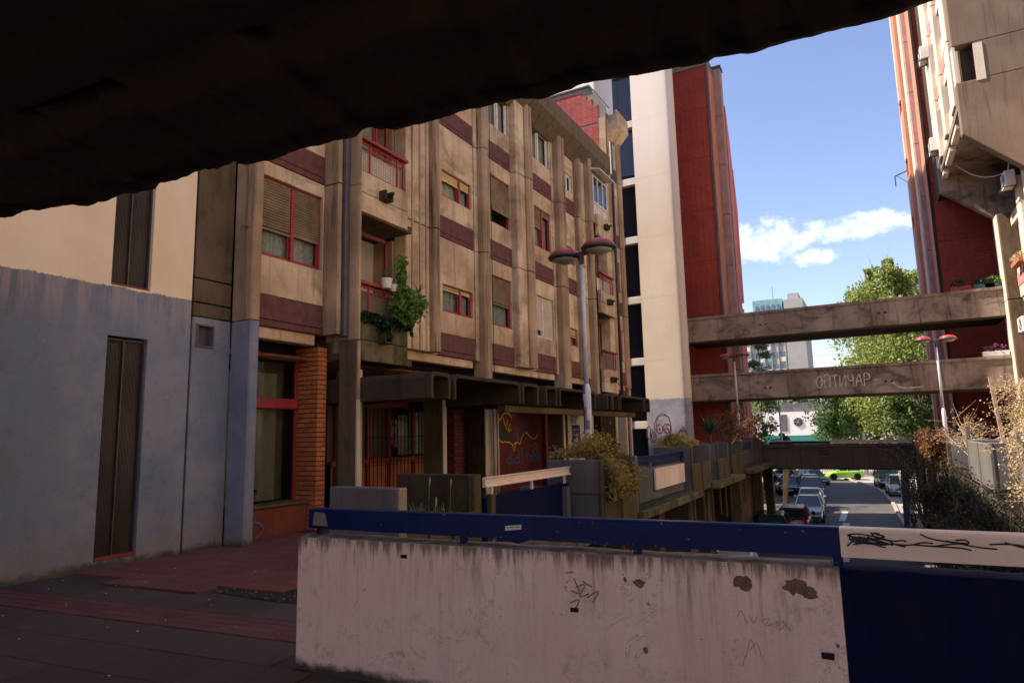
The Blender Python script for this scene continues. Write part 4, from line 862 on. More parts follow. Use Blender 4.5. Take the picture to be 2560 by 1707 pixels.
for (z0, z1) in ((-4, 12.6), (13.2, 15.6), (16.6, 19.4), (20.1, 30)): MB().prism([(3.0, z0), (3.0, z1), (2.96, z1), (2.91, z1-.7), (2.91, z0)], 'y', 41.9, 42.5).build('pale_bay', 'concrete_pale', rr)
box('orange_strip', 2.93, 3.05, 42.5, 43, -4, 34, 'orange_render', rr)
MB().beam((2.9, 42, 15.9), (2.3, 42, 15.7), .05).beam((2.3, 42, 15.7), (2.3, 42, 15.1), .05).beam((2.4, 42, 15.7), (2.9, 42, 15.2), .02).build('wall_bracket', 'dark_metal', rr)

# ================================================================== RIGHT APARTMENT BLOCK
rbk = empty('apartment_block', (6, 30, 0), 'sunlit concrete apartment block at the right edge with overhanging upper floors and air conditioners', 'building')
# column at the bridge end; sun and shade painted as pale edge, brown face
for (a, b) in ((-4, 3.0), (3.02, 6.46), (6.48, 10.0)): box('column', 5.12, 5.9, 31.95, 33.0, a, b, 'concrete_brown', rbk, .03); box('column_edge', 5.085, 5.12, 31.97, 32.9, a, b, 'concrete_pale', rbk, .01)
# triangular brackets
def bracket(y, x0, z0): MB().prism([(x0, z0+1.5), (5.15, z0), (5.95, z0), (5.95, z0+2.6), (x0, z0+2.6)], 'y', y, y+.35).build('bracket', 'concrete_bridge', rbk, .02)
bracket(32.6, 3.38, 10.0)
MB().prism([(3.46, 11.25), (5.0, 9.75), (8.5, 7.4), (8.5, 13.05), (3.46, 13.05)], 'y', 25.6, 26.0).build('gable_wall', 'concrete_gable', rbk, .02)
wall_x = 3.46
# gable with window opening: lower part below sill, upper part, right part
MB().prism([(3.46, 14.38), (8.5, 14.38), (8.5, 22), (3.46, 22)], 'y', 25.6, 26.0).build('gable_wall', 'concrete_gable', rbk, .02)
MB().prism([(4.06, 13.06), (8.5, 13.06), (8.5, 14.37), (4.06, 14.37)], 'y', 25.6, 26.0).build('gable_wall', 'concrete_gable', rbk, .02)
box('opening_frame', 4.04, 4.30, 25.57, 25.60, 12.98, 14.30, 'concrete_pale', rbk); box('opening_reveal', 3.46, 3.54, 25.62, 26.0, 13.06, 14.37, 'concrete_pale', rbk)
cc_ = MB(); vs = []; fs = []
for k in range(14): vs += [(3.78+k*.02, 26.4+.03*math.sin(k*2), 13.1), (3.82+k*.02, 26.4+.03*math.sin(k*2), 14.3)]
for k in range(13): fs.append((2*k, 2*k+2, 2*k+3, 2*k+1))
cc_.add(vs, fs).build('curtain', 'red_dark_paint', rbk)
box('room', 3.8, 8, 26.8, 26.9, 13, 14.4, 'interior_dark', rbk)
box('floor_soffit', 3.46, 9, 26.0, 33.0, 12.25, 12.5, 'concrete_bridge', rbk)
MB().prism([(6.2, -4), (12, -4), (12, 13), (6.2, 13)], 'y', 20, 36).build('wall', 'concrete_dark', rbk)
box('wall', 3.72, 12, 26.0, 37.4, 12.5, 24, 'concrete_dark', rbk)
# street side of the overhanging floors, in sun: panels, pilasters, windows, AC units
for (a, b, x) in ((26.2, 27.1, 3.40), (28.7, 29.3, 3.36), (31.0, 31.9, 3.36), (32.5, 33.0, 3.40)): 
    for (z0, z1) in ((12.5, 14.9), (14.92, 17.8), (17.82, 20.7), (20.72, 23.6)): box('pilaster', x, 3.72, a, b, z0, z1, 'concrete_pale', rbk, .03)
for k in range(4):
    z = 12.05+2.9*k
    for (a, b) in ((27.1, 28.7), (29.3, 31.0), (31.9, 33.0)):
        box('spandrel_panel', 3.50, 3.70, a, b, z, z+.5, 'pink_render' if k else 'concrete_pale', rbk); box('wall_panel', 3.52, 3.70, a, b, z+.5, z+1.2, 'concrete_pale', rbk, .01); box('wall_panel', 3.52, 3.70, a, b, z+2.4, z+2.88, 'concrete_pale', rbk, .01)
        w_ = box('window', 3.60, 3.66, a, b, z+1.2, z+2.4, 'red_dark_paint', rbk); MB().box(3.585, 3.60, a+.08, b-.08, z+1.26, z+2.34).build('pane', 'glass_dark', w_)
# facade along the street below, left of the frame edge: panels between pilasters
for k in range(3):
    z = .6+2.9*k
    box('wall_panel', 5.52, 6.2, 29.6, 31.9, z+1.0, z+1.75, 'concrete_pale', rbk, .01); box('wall_panel', 5.52, 6.2, 29.6, 31.9, z+3.0, z+3.45, 'concrete_pale', rbk, .01); box('spandrel_panel', 5.5, 6.2, 29.6, 31.9, z+.55, z+.99, 'pink_render', rbk)
    w_ = box('window', 5.66, 5.72, 30.1, 31.4, z+1.75, z+3.0, 'red_paint', rbk); MB().box(5.645, 5.66, 30.2, 31.3, z+1.85, z+2.9).build('shutter', 'shutter_pale', w_)
for (a, b) in ((29.0, 29.6), (27.2, 28.2)): 
    for k in range(4): box('pilaster', 5.35, 6.2, a, b, -1+2.9*k+.01, -1+2.9*k+2.89, 'concrete_pale', rbk, .04)
box('wall_panel', 5.6, 6.2, 20, 29, -.5, 12.4, 'concrete_pale', rbk)
# flower boxes hung on the right block
def foliage(m, n, cx, cy, cz, rx_, ry_, rz_, s, droop=0, flat=False, hollow=.5):
    for _ in range(n):
        th = random.uniform(0, 2*math.pi); ph = math.acos(random.uniform(-1, 1)); r = (hollow+(1-hollow)*random.random()**.6)*(0.86+.28*noise.noise(Vector((math.sin(th)*2, math.cos(th)*2, ph))+Vector((cx, cy, cz))))
        p = Vector((cx+rx_*r*math.sin(ph)*math.cos(th), cy+ry_*r*math.sin(ph)*math.sin(th), cz+rz_*r*math.cos(ph)))
        leaf(m, p, s*random.uniform(.6, 1.3), droop)
def leaf(m, p, s, droop=0):
    d = Vector((random.gauss(0, 1), random.gauss(0, 1), random.gauss(0, 1)-droop)).normalized(); a = d.orthogonal().normalized(); a.rotate(Matrix.Rotation(random.uniform(0, 6.3), 3, d)); b = d*s; a = a*s*.36; c = d.cross(a).normalized()*s*.12
    m.add([p-b*.5, p+a+c, p+b*.5, p-a+c], [(0, 1, 2), (0, 2, 3)])
def plant(name, m, mat, label, cat, parent=None, **k):
    o = m.build(name, mat, parent)
    return tag(o, label, cat) if parent is None else o
fb = empty('flower_box', (5.3, 30.6, 7.7), 'terracotta window boxes of pale flowers under the shuttered window at the right edge', 'flower box')
for i in range(3): box('planter_trough', 5.24, 5.46, 29.9+i*.5, 30.35+i*.5, 7.55, 7.75, 'pot_clay', fb, .02)
m = MB(); [foliage(m, 60, 5.33, 30.1+i*.5, 7.88, .16, .25, .14, .10) for i in range(3)]; m.build('flowers', 'leaf_dry', fb)

def ac_unit(loc, label, rz=0):
    e = empty('air_conditioner', loc, label, 'air conditioner', 'air conditioners on the right block')
    b = MB().box(-.32, 0, -.40, .40, 0, .56).build('casing', 'off_white_plastic', e, .015, local=True)
    m = MB().lathe([(.22, -.335), (.23, -.325), (.23, -.32)], (0, -.08, .28), 20, 'x'); m.build('fan_guard', 'dark_metal', b)
    g = MB()
    for k in range(8): g.beam((-.34, -.08, .28), (-.34, -.08+.22*math.cos(k*math.pi/4), .28+.22*math.sin(k*math.pi/4)), .008)
    g.build('fan_grille', 'off_white_plastic', b)
    MB().beam((0, -.3, -.03), (-.42, -.3, -.03), .03).beam((0, .3, -.03), (-.42, .3, -.03), .03).beam((-.4, -.34, -.03), (-.4, .34, -.03), .03).build('bracket', 'dark_metal', e, local=True)
    MB().tube([(-.1, .3, .5), (-.05, .38, .8), (.0, .33, 1.1), (-.06, .30, 1.35)], .02, 5).build('hose', 'off_white_plastic', e, local=True)
    e.rotation_euler = (0, 0, rz); return e
ac_unit((3.40, 31.6, 12.9), 'white air conditioner box lowest on the overhanging sunlit facade, beside the diagonal bracket')
ac_unit((3.40, 31.4, 16.9), 'white air conditioner box halfway up the overhanging sunlit facade')
ac_unit((3.40, 30.6, 20.4), 'white air conditioner box at the very top of the overhanging sunlit facade')
ac_unit((5.30, 29.2, 10.2), 'air conditioner box tucked under the overhang at the right edge')
ac_unit((5.36, 29.9, 4.9), 'white air conditioner above the bridges at the right edge, beside the sunlit column')
rp = MB(); P0, P1 = Vector((3.7, 31.9, 12.7)), Vector((5.5, 30.8, 11.4)); pts = []
for k in range(15): t = k/14; p = P0.lerp(P1, t); p.z -= 1.1*4*t*(1-t)*.5; pts.append(p)
tag(rp.tube(pts, .022, 5).build('hanging_cable', 'white_frame'), 'pale cable sagging beneath the overhanging floor at the right', 'cable')

# ================================================================== BRIDGES ACROSS THE STREET
def bridge_band(e, x0, x1, y, z0, z1, mat, depth=3.0):
    # parapet beam with a projecting cap, deck behind it and a far parapet
    MB().prism([(y, z0), (y, z1-.16), (y-.07, z1-.12), (y-.07, z1), (y+.22, z1), (y+.22, z0)], 'x', x0, x1).build('parapet', mat, e, .015)
    box('deck', x0, x1, y+.22, y+depth, z0+.03, z0+.28, 'concrete_dark', e); box('far_parapet', x0, x1, y+depth, y+depth+.2, z0, z1, mat, e)
    box('soffit_edge', x0, x1, y+.06, y+.2, z0-.07, z0, 'concrete_dark', e)
b1 = empty('footbridge', (-1, 32.5, 5.9), 'upper stained concrete footbridge from the stair tower to the right block', 'footbridge'); bridge_band(b1, -7.95, 5.2, 32.5, 5.93, 7.12, 'concrete_bridge')
b2 = empty('footbridge', (-1, 32.5, 3), 'middle concrete footbridge with faded white chalk lettering', 'footbridge'); bridge_band(b2, -7.95, 5.2, 32.5, 3.03, 4.30, 'concrete_bridge')
b3 = empty('footbridge', (-1, 38, 0), 'lowest concrete footbridge with a blue and white handrail over the street', 'footbridge'); bridge_band(b3, -5.6, 1.9, 38, -.46, .72, 'concrete_umber')
stroke_obj('lettering', write('ОПТИЧАР-', .52, None, .62, .05), lambda a, b: (-2.1+a*.98, 32.495, 3.38+b), (0, -1, 0), .045, 'spray_white', b2)
stroke_obj('chalk_smear', [[(.15, 3.5), (.35, 3.3), (.6, 3.22), (.95, 3.2)], [(.3, 3.35), (.5, 3.2), (1.3, 3.22)]], lambda a, b: (a+.7, 32.494, b), (0, -1, 0), .05, 'spray_white', b2)
for (bb, z) in ((b1, 6.48), (b2, 3.5)):
    for x in (-4.28, -4.05, .62, .86): MB().lathe([(.045, -.02), (.045, .004), (0, .004)], (x, 32.49, z+.03*(x > 0)), 12, 'y').build('drain_hole', 'black', bb)
for r_ in range(3): stroke_obj('stencil_text', [[(x*.1, 0), (x*.1+.03, .08), (x*.1+.06, .02)] for x in range(5)], lambda a, b: (-2.6+a, 37.99, .52-.15*r_+b), (0, -1, 0), .04, 'marker_black', b3)
r = MB().box(-5.0, -2.05, 37.95, 38.03, .80, .92).build('handrail', 'rail_blue', b3); r = MB().box(-2.05, 1.5, 37.95, 38.03, .80, .92).build('handrail', 'rail_cream', b3)
MB().box(-5.0, 1.5, 37.9, 38.03, .922, .96).build('handrail_cap', 'rail_cream', b3)
for x in (-3.9, -3.0, -2.0, -.7, .5): box('rail_post', x, x+.04, 37.96, 38.0, .72, .80, 'rail_cream' if x > -2.5 else 'rail_blue', b3)
# flower boxes on the upper bridges at right
def troughs(x0, y, z, n, label, pots, lm, w=.62):
    e = empty('flower_trough', (x0, y, z), label, 'flower trough')
    for i in range(n): box('trough', x0+i*w*1.15, x0+i*w*1.15+w, y-.12, y+.12, z, z+.2, pots[i % len(pots)], e, .015)
    m = MB(); [foliage(m, 110, x0+w*.5+i*w*1.15, y, z+.3, w*.55, .18, .22, .10) for i in range(n)]; m.build('leaves', lm, e); return e
troughs(3.35, 32.62, 7.12, 2, 'red and dark green planted troughs on the upper bridge parapet by the red tower', ['red_dark_paint', 'pot_dark'], 'leaf_ivy', .7)
troughs(4.5, 32.62, 7.12, 1, 'dark trough of feathery green plants on the upper bridge next to the sunlit column', ['pot_dark'], 'leaf_fresh', .75)
troughs(4.15, 32.62, 4.32, 1, 'white tray of purple and pink flowers on the middle bridge parapet at right', ['pot_white'], 'leaf_pink', .9)

# overhead footbridge directly above the camera: rough broken lower edge, dark soffit
ob = empty('overhead_footbridge', (-3, 0, 3), 'dark weathered concrete footbridge overhead with a rough broken lower edge', 'footbridge')
edge = [(-12, 1.35), (-4.97, 1.98), (-4.5, 2.03), (-4.15, 2.09), (-4.1, 2.15), (-3.6, 2.19), (-3.2, 2.22), (-2.6, 2.26), (-2.2, 2.27), (-1.86, 2.34), (-1.5, 2.35), (-1.12, 2.42), (-.9, 2.42), (-.55, 2.50), (-.2, 2.53), (.27, 2.56), (3, 2.86), (12, 3.8)]
def ey(x):
    for (a, b), (c, d) in zip(edge, edge[1:]):
        if a <= x <= c: return b+(d-b)*(x-a)/(c-a)
    return edge[-1][1]
vs = []; fs = []; nx = 420; xs_ = [-12+24*i/nx for i in range(nx+1)] if False else [-9+13*i/520 for i in range(521)]
rows = 13
for i, x in enumerate(xs_):
    y0 = ey(x); br = noise.noise(Vector((x*2.3, 0, 0)))*.035+noise.noise(Vector((x*9, 3, 0)))*.022; st_ = .04 if noise.noise(Vector((x*1.1, 9, 0))) > .12 else 0
    ch = noise.noise(Vector((x*4.3, 17, 0))); st_ += .026 if ch > .22 else (.012 if ch > .05 else 0); z0 = 3.045+br*.5+st_*.6
    for j in range(rows):
        # cross-section: back of the drip edge, broken underside, front face, up
        prof = [(-.75, .14), (-.62, .135), (-.57, .06), (-.50, .05), (-.42, .05), (-.32, .045), (-.24, .01), (-.16, -.01), (-.10, .005), (-.05, -.01), (0, 0), (.01, .06), (.02, 1.3)][j]
        k_ = .9 if 5 < j < 11 else .12; nz = (noise.noise(Vector((x*4, j*.9, 1)))*.016+noise.noise(Vector((x*20, j*2.1, 4)))*.012)*k_
        vs.append((x, y0+prof[0]+(nz*.6 if j else 0)+(br*.4 if 5 < j < 12 else 0), z0+prof[1]+(nz if 1 < j < 11 else 0)))
for i in range(len(xs_)-1):
    for j in range(rows-1): a = i*rows+j; fs.append((a, a+rows, a+rows+1, a+1))
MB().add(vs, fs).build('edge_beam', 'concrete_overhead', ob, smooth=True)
vs = []; fs = []; n1, n2 = 60, 40
for i in range(n1+1):
    for j in range(n2+1):
        x = -9+17*i/n1; y = ey(x)-.72-(2.75*j/n2); vs.append((x, y, 3.19+noise.noise(Vector((x*1.3, y*1.3, 0)))*.004+(.03 if (j > 3) else 0)))
for i in range(n1):
    for j in range(n2): a = i*(n2+1)+j; fs.append((a, a+n2+1, a+n2+2, a+1))
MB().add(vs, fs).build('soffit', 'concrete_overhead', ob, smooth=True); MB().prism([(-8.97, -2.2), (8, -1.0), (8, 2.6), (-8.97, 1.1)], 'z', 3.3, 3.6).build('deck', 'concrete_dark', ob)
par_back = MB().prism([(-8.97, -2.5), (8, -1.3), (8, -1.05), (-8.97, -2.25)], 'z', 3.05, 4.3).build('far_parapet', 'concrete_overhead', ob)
# the bridge deck underfoot; unseen right block continuation added to bounce sunlight
sheet('bridge_deck', [(-3.75, -3.2), (8, -3.2), (8, 4.1), (-3.75, 3.62)], -.014, 'terrace_ground', thick=.4)
tag(MB().prism([(-3.76, -3.4), (8, -3.4), (8, -3.2), (-3.76, -3.2)], 'z', -.4, .9).build('back_parapet', 'pink_paint_worn'), 'pink parapet along the other side of the bridge behind the viewpoint', 'parapet')
sheet('rear_bounce_floor', [(-8.9, -34), (7.1, -34), (7.1, -3.5), (-8.9, -3.5)], -.02, 'concrete_pale', thick=.4)  # pale floor added behind the camera to bounce sun onto the parapet
for k in range(5):
    z0 = 0.0+2.9*k
    for j in range(12):
        y0 = -22+4.2*j
        if y0+4 > 27: continue
        box('wall_panel', 7.4, 8.2, y0+.5, y0+4.2, z0+1.9 if k else z0, z0+2.88, 'concrete_pale', rbk); box('wall_panel', 7.4, 8.2, y0+.5, y0+4.2, z0, z0+1.0, 'concrete_pale', rbk) if k else None
        box('pilaster', 7.15, 8.2, y0, y0+.5, z0, z0+2.88, 'concrete_pale', rbk); box('window', 7.7, 7.8, y0+.5, y0+4.2, z0+1.0, z0+1.9, 'glass_dark', rbk) if k else None
# ================================================================== NEAR PARAPET WALL AND RAIL
pw = empty('parapet_wall', (-2, 3.6, 0), 'pink painted concrete parapet with grime streaks and chipped paint, blue at its right end', 'parapet')
wy = lambda x: 3.585+.055*(x+3.76)
def par(x0, x1, mat, name, z1=.905):
    m = MB(); n = max(2, int((x1-x0)/.05)); vs = []; fs = []; pr = [(0, -.5), (0, .02), (0, z1-.05), (.001, z1-.007), (.007, z1), (.10, z1+.004), (.19, z1), (.195, z1-.03), (.195, -.5)]
    for i in range(n+1):
        x = x0+(x1-x0)*i/n
        for j, (dy, z) in enumerate(pr):
            nz = noise.noise(Vector((x*6, j*3.1, 0)))*.006+noise.noise(Vector((x*25, j*3.1, 5)))*.004; vs.append((x, wy(x)+dy+(nz if 1 < j else nz*.3), z+(nz if 1 < j < 8 else 0)))
    L = len(pr)
    for i in range(n):
        for j in range(L-1): fs.append((i*L+j, (i+1)*L+j, (i+1)*L+j+1, i*L+j+1))
    fs += [tuple(range(L)), tuple(n*L+j for j in range(L-1, -1, -1))]
    return m.add(vs, fs).build(name, mat, pw)
par(-3.76, -.215, 'pink_paint_worn', 'pink_wall'); par(-.213, 7, 'wall_blue', 'blue_wall', .90)
# small drain holes and knocked-out pockets
for (x, z, w_, h_) in ((-2.86, .80, .05, .025), (-1.66, .565, .05, .025), (-.33, .46, .06, .032)):
    MB().box(x, x+w_, wy(x)-.004, wy(x)+.02, z, z+h_).build('drain_hole', 'black', pw, .003)
def patch(x, z, r, mat, seed, name, sx=1.4):
    rs = random.Random(seed); n = 18; pts = [(x+sx*r*math.cos(2*math.pi*k/n)*rs.uniform(.6, 1.15), z+r*math.sin(2*math.pi*k/n)*rs.uniform(.6, 1.15)) for k in range(n)]
    MB().add([(a, wy(a)-.0025, b) for a, b in pts]+[(x, wy(x)-.003, z)], [(k, (k+1) % n, n) for k in range(n)]).build(name, mat, pw)
for (x, z, r_, s_) in ((-.68, .80, .042, 3), (-.43, .80, .045, 5), (-.36, .775, .035, 8), (-1.24, .755, .026, 11)): patch(x, z, r_, 'raw_render', s_, 'chipped_patch')
for (x, z, s_) in ((-.22, .34, 1), (-.27, .22, 2), (-.75, .10, 3), (-1.32, .77, 5), (-.25, .53, 7), (-1.22, .40, 15)): patch(x, z, random.Random(s_).uniform(.008, .02), 'raw_render' if s_ not in (3, 9) else 'blue_grey_paint', s_+40, 'chipped_patch', .8)
sc_ = [[(0, .07), (.04, .12), (.03, .04), (-.02, .05), (.03, .0)], [(.05, .1), (.08, .02), (.03, .03)], [(.06, .05), (.12, .07), (.08, 0), (.14, .02)], [(.1, .09), (.16, .06)], [(.02, -.04), (.08, -.02), (.04, -.09)], [(.0, .13), (.05, .135)], [(.13, .0), (.2, .04), (.16, -.03)]]
stroke_obj('marker_scribble', sc_, lambda a, b: (-1.68+a, wy(-1.6+a)-.004, .655+b), (0, -1, 0), .008, 'spray_grey', pw)
stroke_obj('marker_scribble', [[(0, .02), (.02, .06), (.05, .0)], [(.06, .05), (.08, .01), (.1, .05)], [(.12, .03), (.16, .05), (.14, .01), (.2, .04)], [(.2, .0), (.24, .04), (.22, .05), (.26, .01)]], lambda a, b: (-.72+a, wy(-.7+a)-.004, .60+b-a*.12), (0, -1, 0), .0022, 'blue_grey_paint', pw)
stroke_obj('marker_scribble', [[(0, 0), (.03, .1), (.05, .03)], [(.02, .04), (.06, .08), (.08, 0)], [(-.02, -.04), (.0, .02)]], lambda a, b: (-.69+a, wy(-.7+a)-.004, .42+b), (0, -1, 0), .0022, 'blue_grey_paint', pw)
# the rail
rl = empty('handrail', (-2, 3.75, 1), 'steel box handrail over the parapet, dark blue at left and cream at right', 'handrail')
ry = lambda x: 3.665+.036*(x+3.72)
def railseg(x0, x1, mat):
    vs = []; fs = []; pr = [(0, .955), (0, 1.082), (.004, 1.094), (.012, 1.10), (.062, 1.10), (.07, 1.094), (.07, .955)]; L = len(pr)
    for x in (x0, x1): vs += [(x, ry(x)+a, b-.004*(x < -3)) for a, b in pr]
    for j in range(L): fs.append((j, L+j, L+(j+1) % L, (j+1) % L))
    fs += [tuple(range(L)), tuple(range(2*L-1, L-1, -1))]
    return MB().add(vs, fs).build('rail_beam', mat, rl)
r1 = railseg(-3.74, -.203, 'rail_blue'); r2 = railseg(-.20, 7, 'rail_cream')
for x in (-3.68, -2.45, -1.28, -.24): box('rail_post', x, x+.045, ry(x)+.015, ry(x)+.055, .9, .955, 'rail_blue', rl, .004)
def SR(a, b): return (a, ry(a)-.003, b)
scr = [[(-.165, 1.065), (-.12, 1.072), (-.04, 1.062), (.03, 1.045), (.075, 1.05), (.09, 1.045)], [(-.165, 1.062), (-.1, 1.052), (0, 1.05), (.04, 1.03), (.085, 1.02)], [(-.15, 1.066), (-.155, 1.045), (-.12, 1.028), (-.05, 1.032), (.03, 1.03)], [(-.15, 1.05), (-.1, 1.03), (-.02, 1.025), (.03, 1.03)], [(-.14, 1.02), (-.08, 1.03), (-.03, 1.02), (.0, 1.012)], [(-.17, 1.01), (-.14, 1.04), (-.13, 1.055)], [(-.13, 1.03), (-.11, 1.05), (-.11, 1.035), (-.09, 1.05)], [(-.06, 1.085), (-.04, 1.06), (.0, 1.065), (-.05, 1.08), (-.02, 1.078)],
       [(.03, 1.032), (.1, 1.03), (.16, 1.045), (.2, 1.042)], [(.15, 1.085), (.19, 1.066), (.25, 1.055), (.33, 1.05)], [(.11, 1.033), (.2, 1.03), (.3, 1.028), (.35, 1.02)], [(.2, 1.03), (.28, 1.045), (.34, 1.05), (.33, 1.065), (.29, 1.062)], [(.25, 1.058), (.32, 1.045), (.38, 1.035), (.45, 1.03)], [(.42, 1.05), (.5, 1.055), (.6, 1.045), (.75, 1.05)], [(.48, 1.062), (.56, 1.04), (.66, 1.03), (.8, 1.03)]]
scr += [[(-.15+.012*k, 1.062-.004*(k%3)), (-.11+.02*k, 1.04-.003*(k%4)), (-.05+.014*k, 1.028+.004*(k%2))] for k in range(7)]
stroke_obj('marker_scribble', scr, SR, (0, -1, 0), .0075, 'marker_black', r2)
def mb_quad(pts): return MB().add(pts, [(0, 1, 2, 3)])
mb_quad([(-2.10, ry(-2.1)-.003, 1.003), (-1.985, ry(-2)-.003, 1.016), (-1.985, ry(-2)-.003, 1.045), (-2.10, ry(-2.1)-.003, 1.032)]).build('sticker', 'sticker', r1)
stroke_obj('sticker_print', [[(-2.09+i*.011, 1.020+i*.0013), (-2.085+i*.011, 1.023+i*.0013), (-2.082+i*.011, 1.020+i*.0013)] for i in range(9) if i != 4] + [[(-2.045, 1.015), (-2.044, 1.035)]], lambda a, b: (a, ry(a)-.004, b), (0, -1, 0), .003, 'marker_black', r1)
mb_quad([(-3.70, ry(-3.7)-.003, .975), (-3.55, ry(-3.6)-.003, .97), (-3.58, ry(-3.6)-.003, 1.065), (-3.685, ry(-3.7)-.003, 1.07)]).build('torn_sticker', 'spray_grey', r1)

rs = random.Random(5)
for k in range(22):
    x = rs.uniform(-3.5, -.3); z = rs.choice([rs.uniform(.965, 1.08), rs.uniform(1.06, 1.09), .962]); a = rs.uniform(.003, .009)
    MB().add([(x+a*math.cos(t)*rs.uniform(.5, 1.6), ry(x)-.0022, z+a*math.sin(t)*rs.uniform(.4, 1)) for t in [q*math.pi/4 for q in range(8)]], [tuple(range(8))]).build('paint_chip', 'spray_grey' if k % 3 else 'raw_render', r1)
for x in (-3.62, -2.43, -1.26, -.215):
    for dx in (-.014, .014): MB().lathe([(.006, -.003), (.006, .0), (0, .001)], (x+dx-.02, ry(x)+.012, .925), 8, 'y').build('bolt', 'dark_metal', rl)
for x in (-2.9, -1.9, -.8): MB().box(x, x+.003, ry(x)-.0015, ry(x)+.03, .957, 1.099).build('weld_seam', 'rail_blue', r1)
# ================================================================== PLANTER BOXES ALONG THE TERRACE EDGES
def planter(loc, label, w=1.1, d=2.1, zt=1.1, front='concrete_grey', side='concrete_yellowed', mirror=1, zlow=-1.3, group='concrete planters along the left terrace edge', lowfins=True, sidez=.62):
    """two tall end slabs with a lower side trough between them, hung over the street edge; loc = outer near corner at floor level"""
    e = empty('planter_box', loc, label, 'planter', group); s = mirror
    def bx(n, x0, x1, y0, y1, z0, z1, m): return box(n, min(s*x0, s*x1), max(s*x0, s*x1), y0, y1, z0, z1, m, e, .012, local=True)
    bx('end_slab', -w, 0, 0, .16, zt*.42, zt, front); bx('end_slab', -w+.02, -.05, .01, .15, -.45, zt*.42-.008, front if s > 0 else 'concrete_dark')
    bx('end_slab', -w, 0, d-.16, d, -.1 if s > 0 else .5, zt, front)
    bx('edge_fin', -.05, .012, -.012, .07, zlow, zt-.004, side)
    for (a, b) in ((.17, d*.5-.08), (d*.5+.0, d-.17)): bx('side_panel', -.07, .0, a, b, -.25 if s > 0 else .52, sidez, side)
    m = MB(); 
    for a in (d*.5-.07, d*.5-.01, d-.06): bx('fin', -.06, .02, a, a+.035, zlow-.2, sidez+(.0 if a < d*.8 else .3), side)
    MB().prism([(s*-.9, -.45), (s*-.9, -.25), (s*0, -.25)] if s > 0 else [(.9, -.45), (0, -.25), (.9, -.25)], 'y', .1, d-.1).build('bracket', 'concrete_brown', e, local=True)
    bx('inner_slab', -w, -w+.1, .16, d-.16, -.1, .5, front); bx('soil_bed', -w+.1, -.07, .16, d-.16, .3, .38, 'soil')
    return e
G1 = 'concrete planters along the left terrace edge'
pl1 = empty('planter_box', (-5.16, 6.5, 0), 'nearest planter: low grey end slab, dark mossy far slab and grass between them', 'planter', G1)
box('end_slab', -6.28, -5.19, 6.50, 6.68, -.02, .985, 'concrete_grey', pl1, .012); box('end_slab_edge', -5.188, -5.15, 6.505, 6.675, -.6, .983, 'concrete_bridge', pl1, .01); box('end_slab', -6.7, -5.36, 8.40, 8.58, -.3, 1.03, 'concrete_mossy' if False else 'concrete_dark', pl1, .012); box('end_slab_edge', -5.358, -5.24, 8.39, 8.59, -.9, 1.028, 'concrete_yellowed', pl1, .012)
box('side_panel', -5.30, -5.22, 6.72, 8.38, -.5, .50, 'concrete_yellowed', pl1, .01); box('soil_bed', -6.3, -5.31, 6.72, 8.38, .3, .4, 'soil', pl1)
for y in (7.2, 7.75, 8.1): box('fin', -5.21, -5.17, y, y+.05, -1.2, .42, 'concrete_yellowed', pl1, .008)
box('fin', -5.26, -5.12, 8.68, 8.80, -.9, .72, 'concrete_yellowed', pl1, .008)
pl2 = planter((-4.55, 11.75, 0), 'planter with the near lamp post and the golden juniper spilling over its side', 1.12, 2.2, 1.10)
box('end_slab', -4.55-1.55, -4.55-.55, 11.4, 11.55, -.05, .62, 'concrete_grey', pl2, .01)
pl3 = planter((-4.85, 20.0, 0), 'planter with a low golden juniper on top in front of the graffiti tower base', 1.15, 2.6, 1.12)
pl4 = planter((-5.1, 27.6, 0), 'planter farther along, beside the second lamp post', 1.15, 2.6, 1.13)
pl5 = planter((-5.2, 34.2, 0), 'farthest planter at the left end of the lowest footbridge', 1.1, 2.4, 1.18)
pl6 = planter((-4.9, 24.0, 0), 'middle planter holding the spiky yucca', 1.1, 2.0, 1.12)
GR = 'concrete planters along the right terrace edge'
planter((1.62, 13.2, 0), 'sunlit planter half buried in dry golden bush at right', 1.2, 2.9, 1.30, 'concrete_grey', 'street_wall', -1, group=GR, sidez=1.28)
planter((1.60, 8.4, 0), 'pale sunlit planter at the very right edge of the picture', 1.2, 2.2, 1.28, 'concrete_grey', 'street_wall', -1, group=GR, sidez=1.2)
planter((1.62, 20.5, 0), 'shaded planter overgrown with a brown hanging creeper', 1.2, 2.6, 1.2, 'concrete_grey', 'concrete_yellowed', -1, group=GR)
planter((1.62, 27.4, 0), 'shaded grey planter at the right end of the lowest footbridge by the lamp', 1.2, 2.6, 1.2, 'concrete_grey', 'concrete_yellowed', -1, group=GR)
planter((1.55, 34.0, 0), 'farthest right planter against the right red tower', 1.2, 2.4, 1.2, 'concrete_grey', 'concrete_yellowed', -1, group=GR)
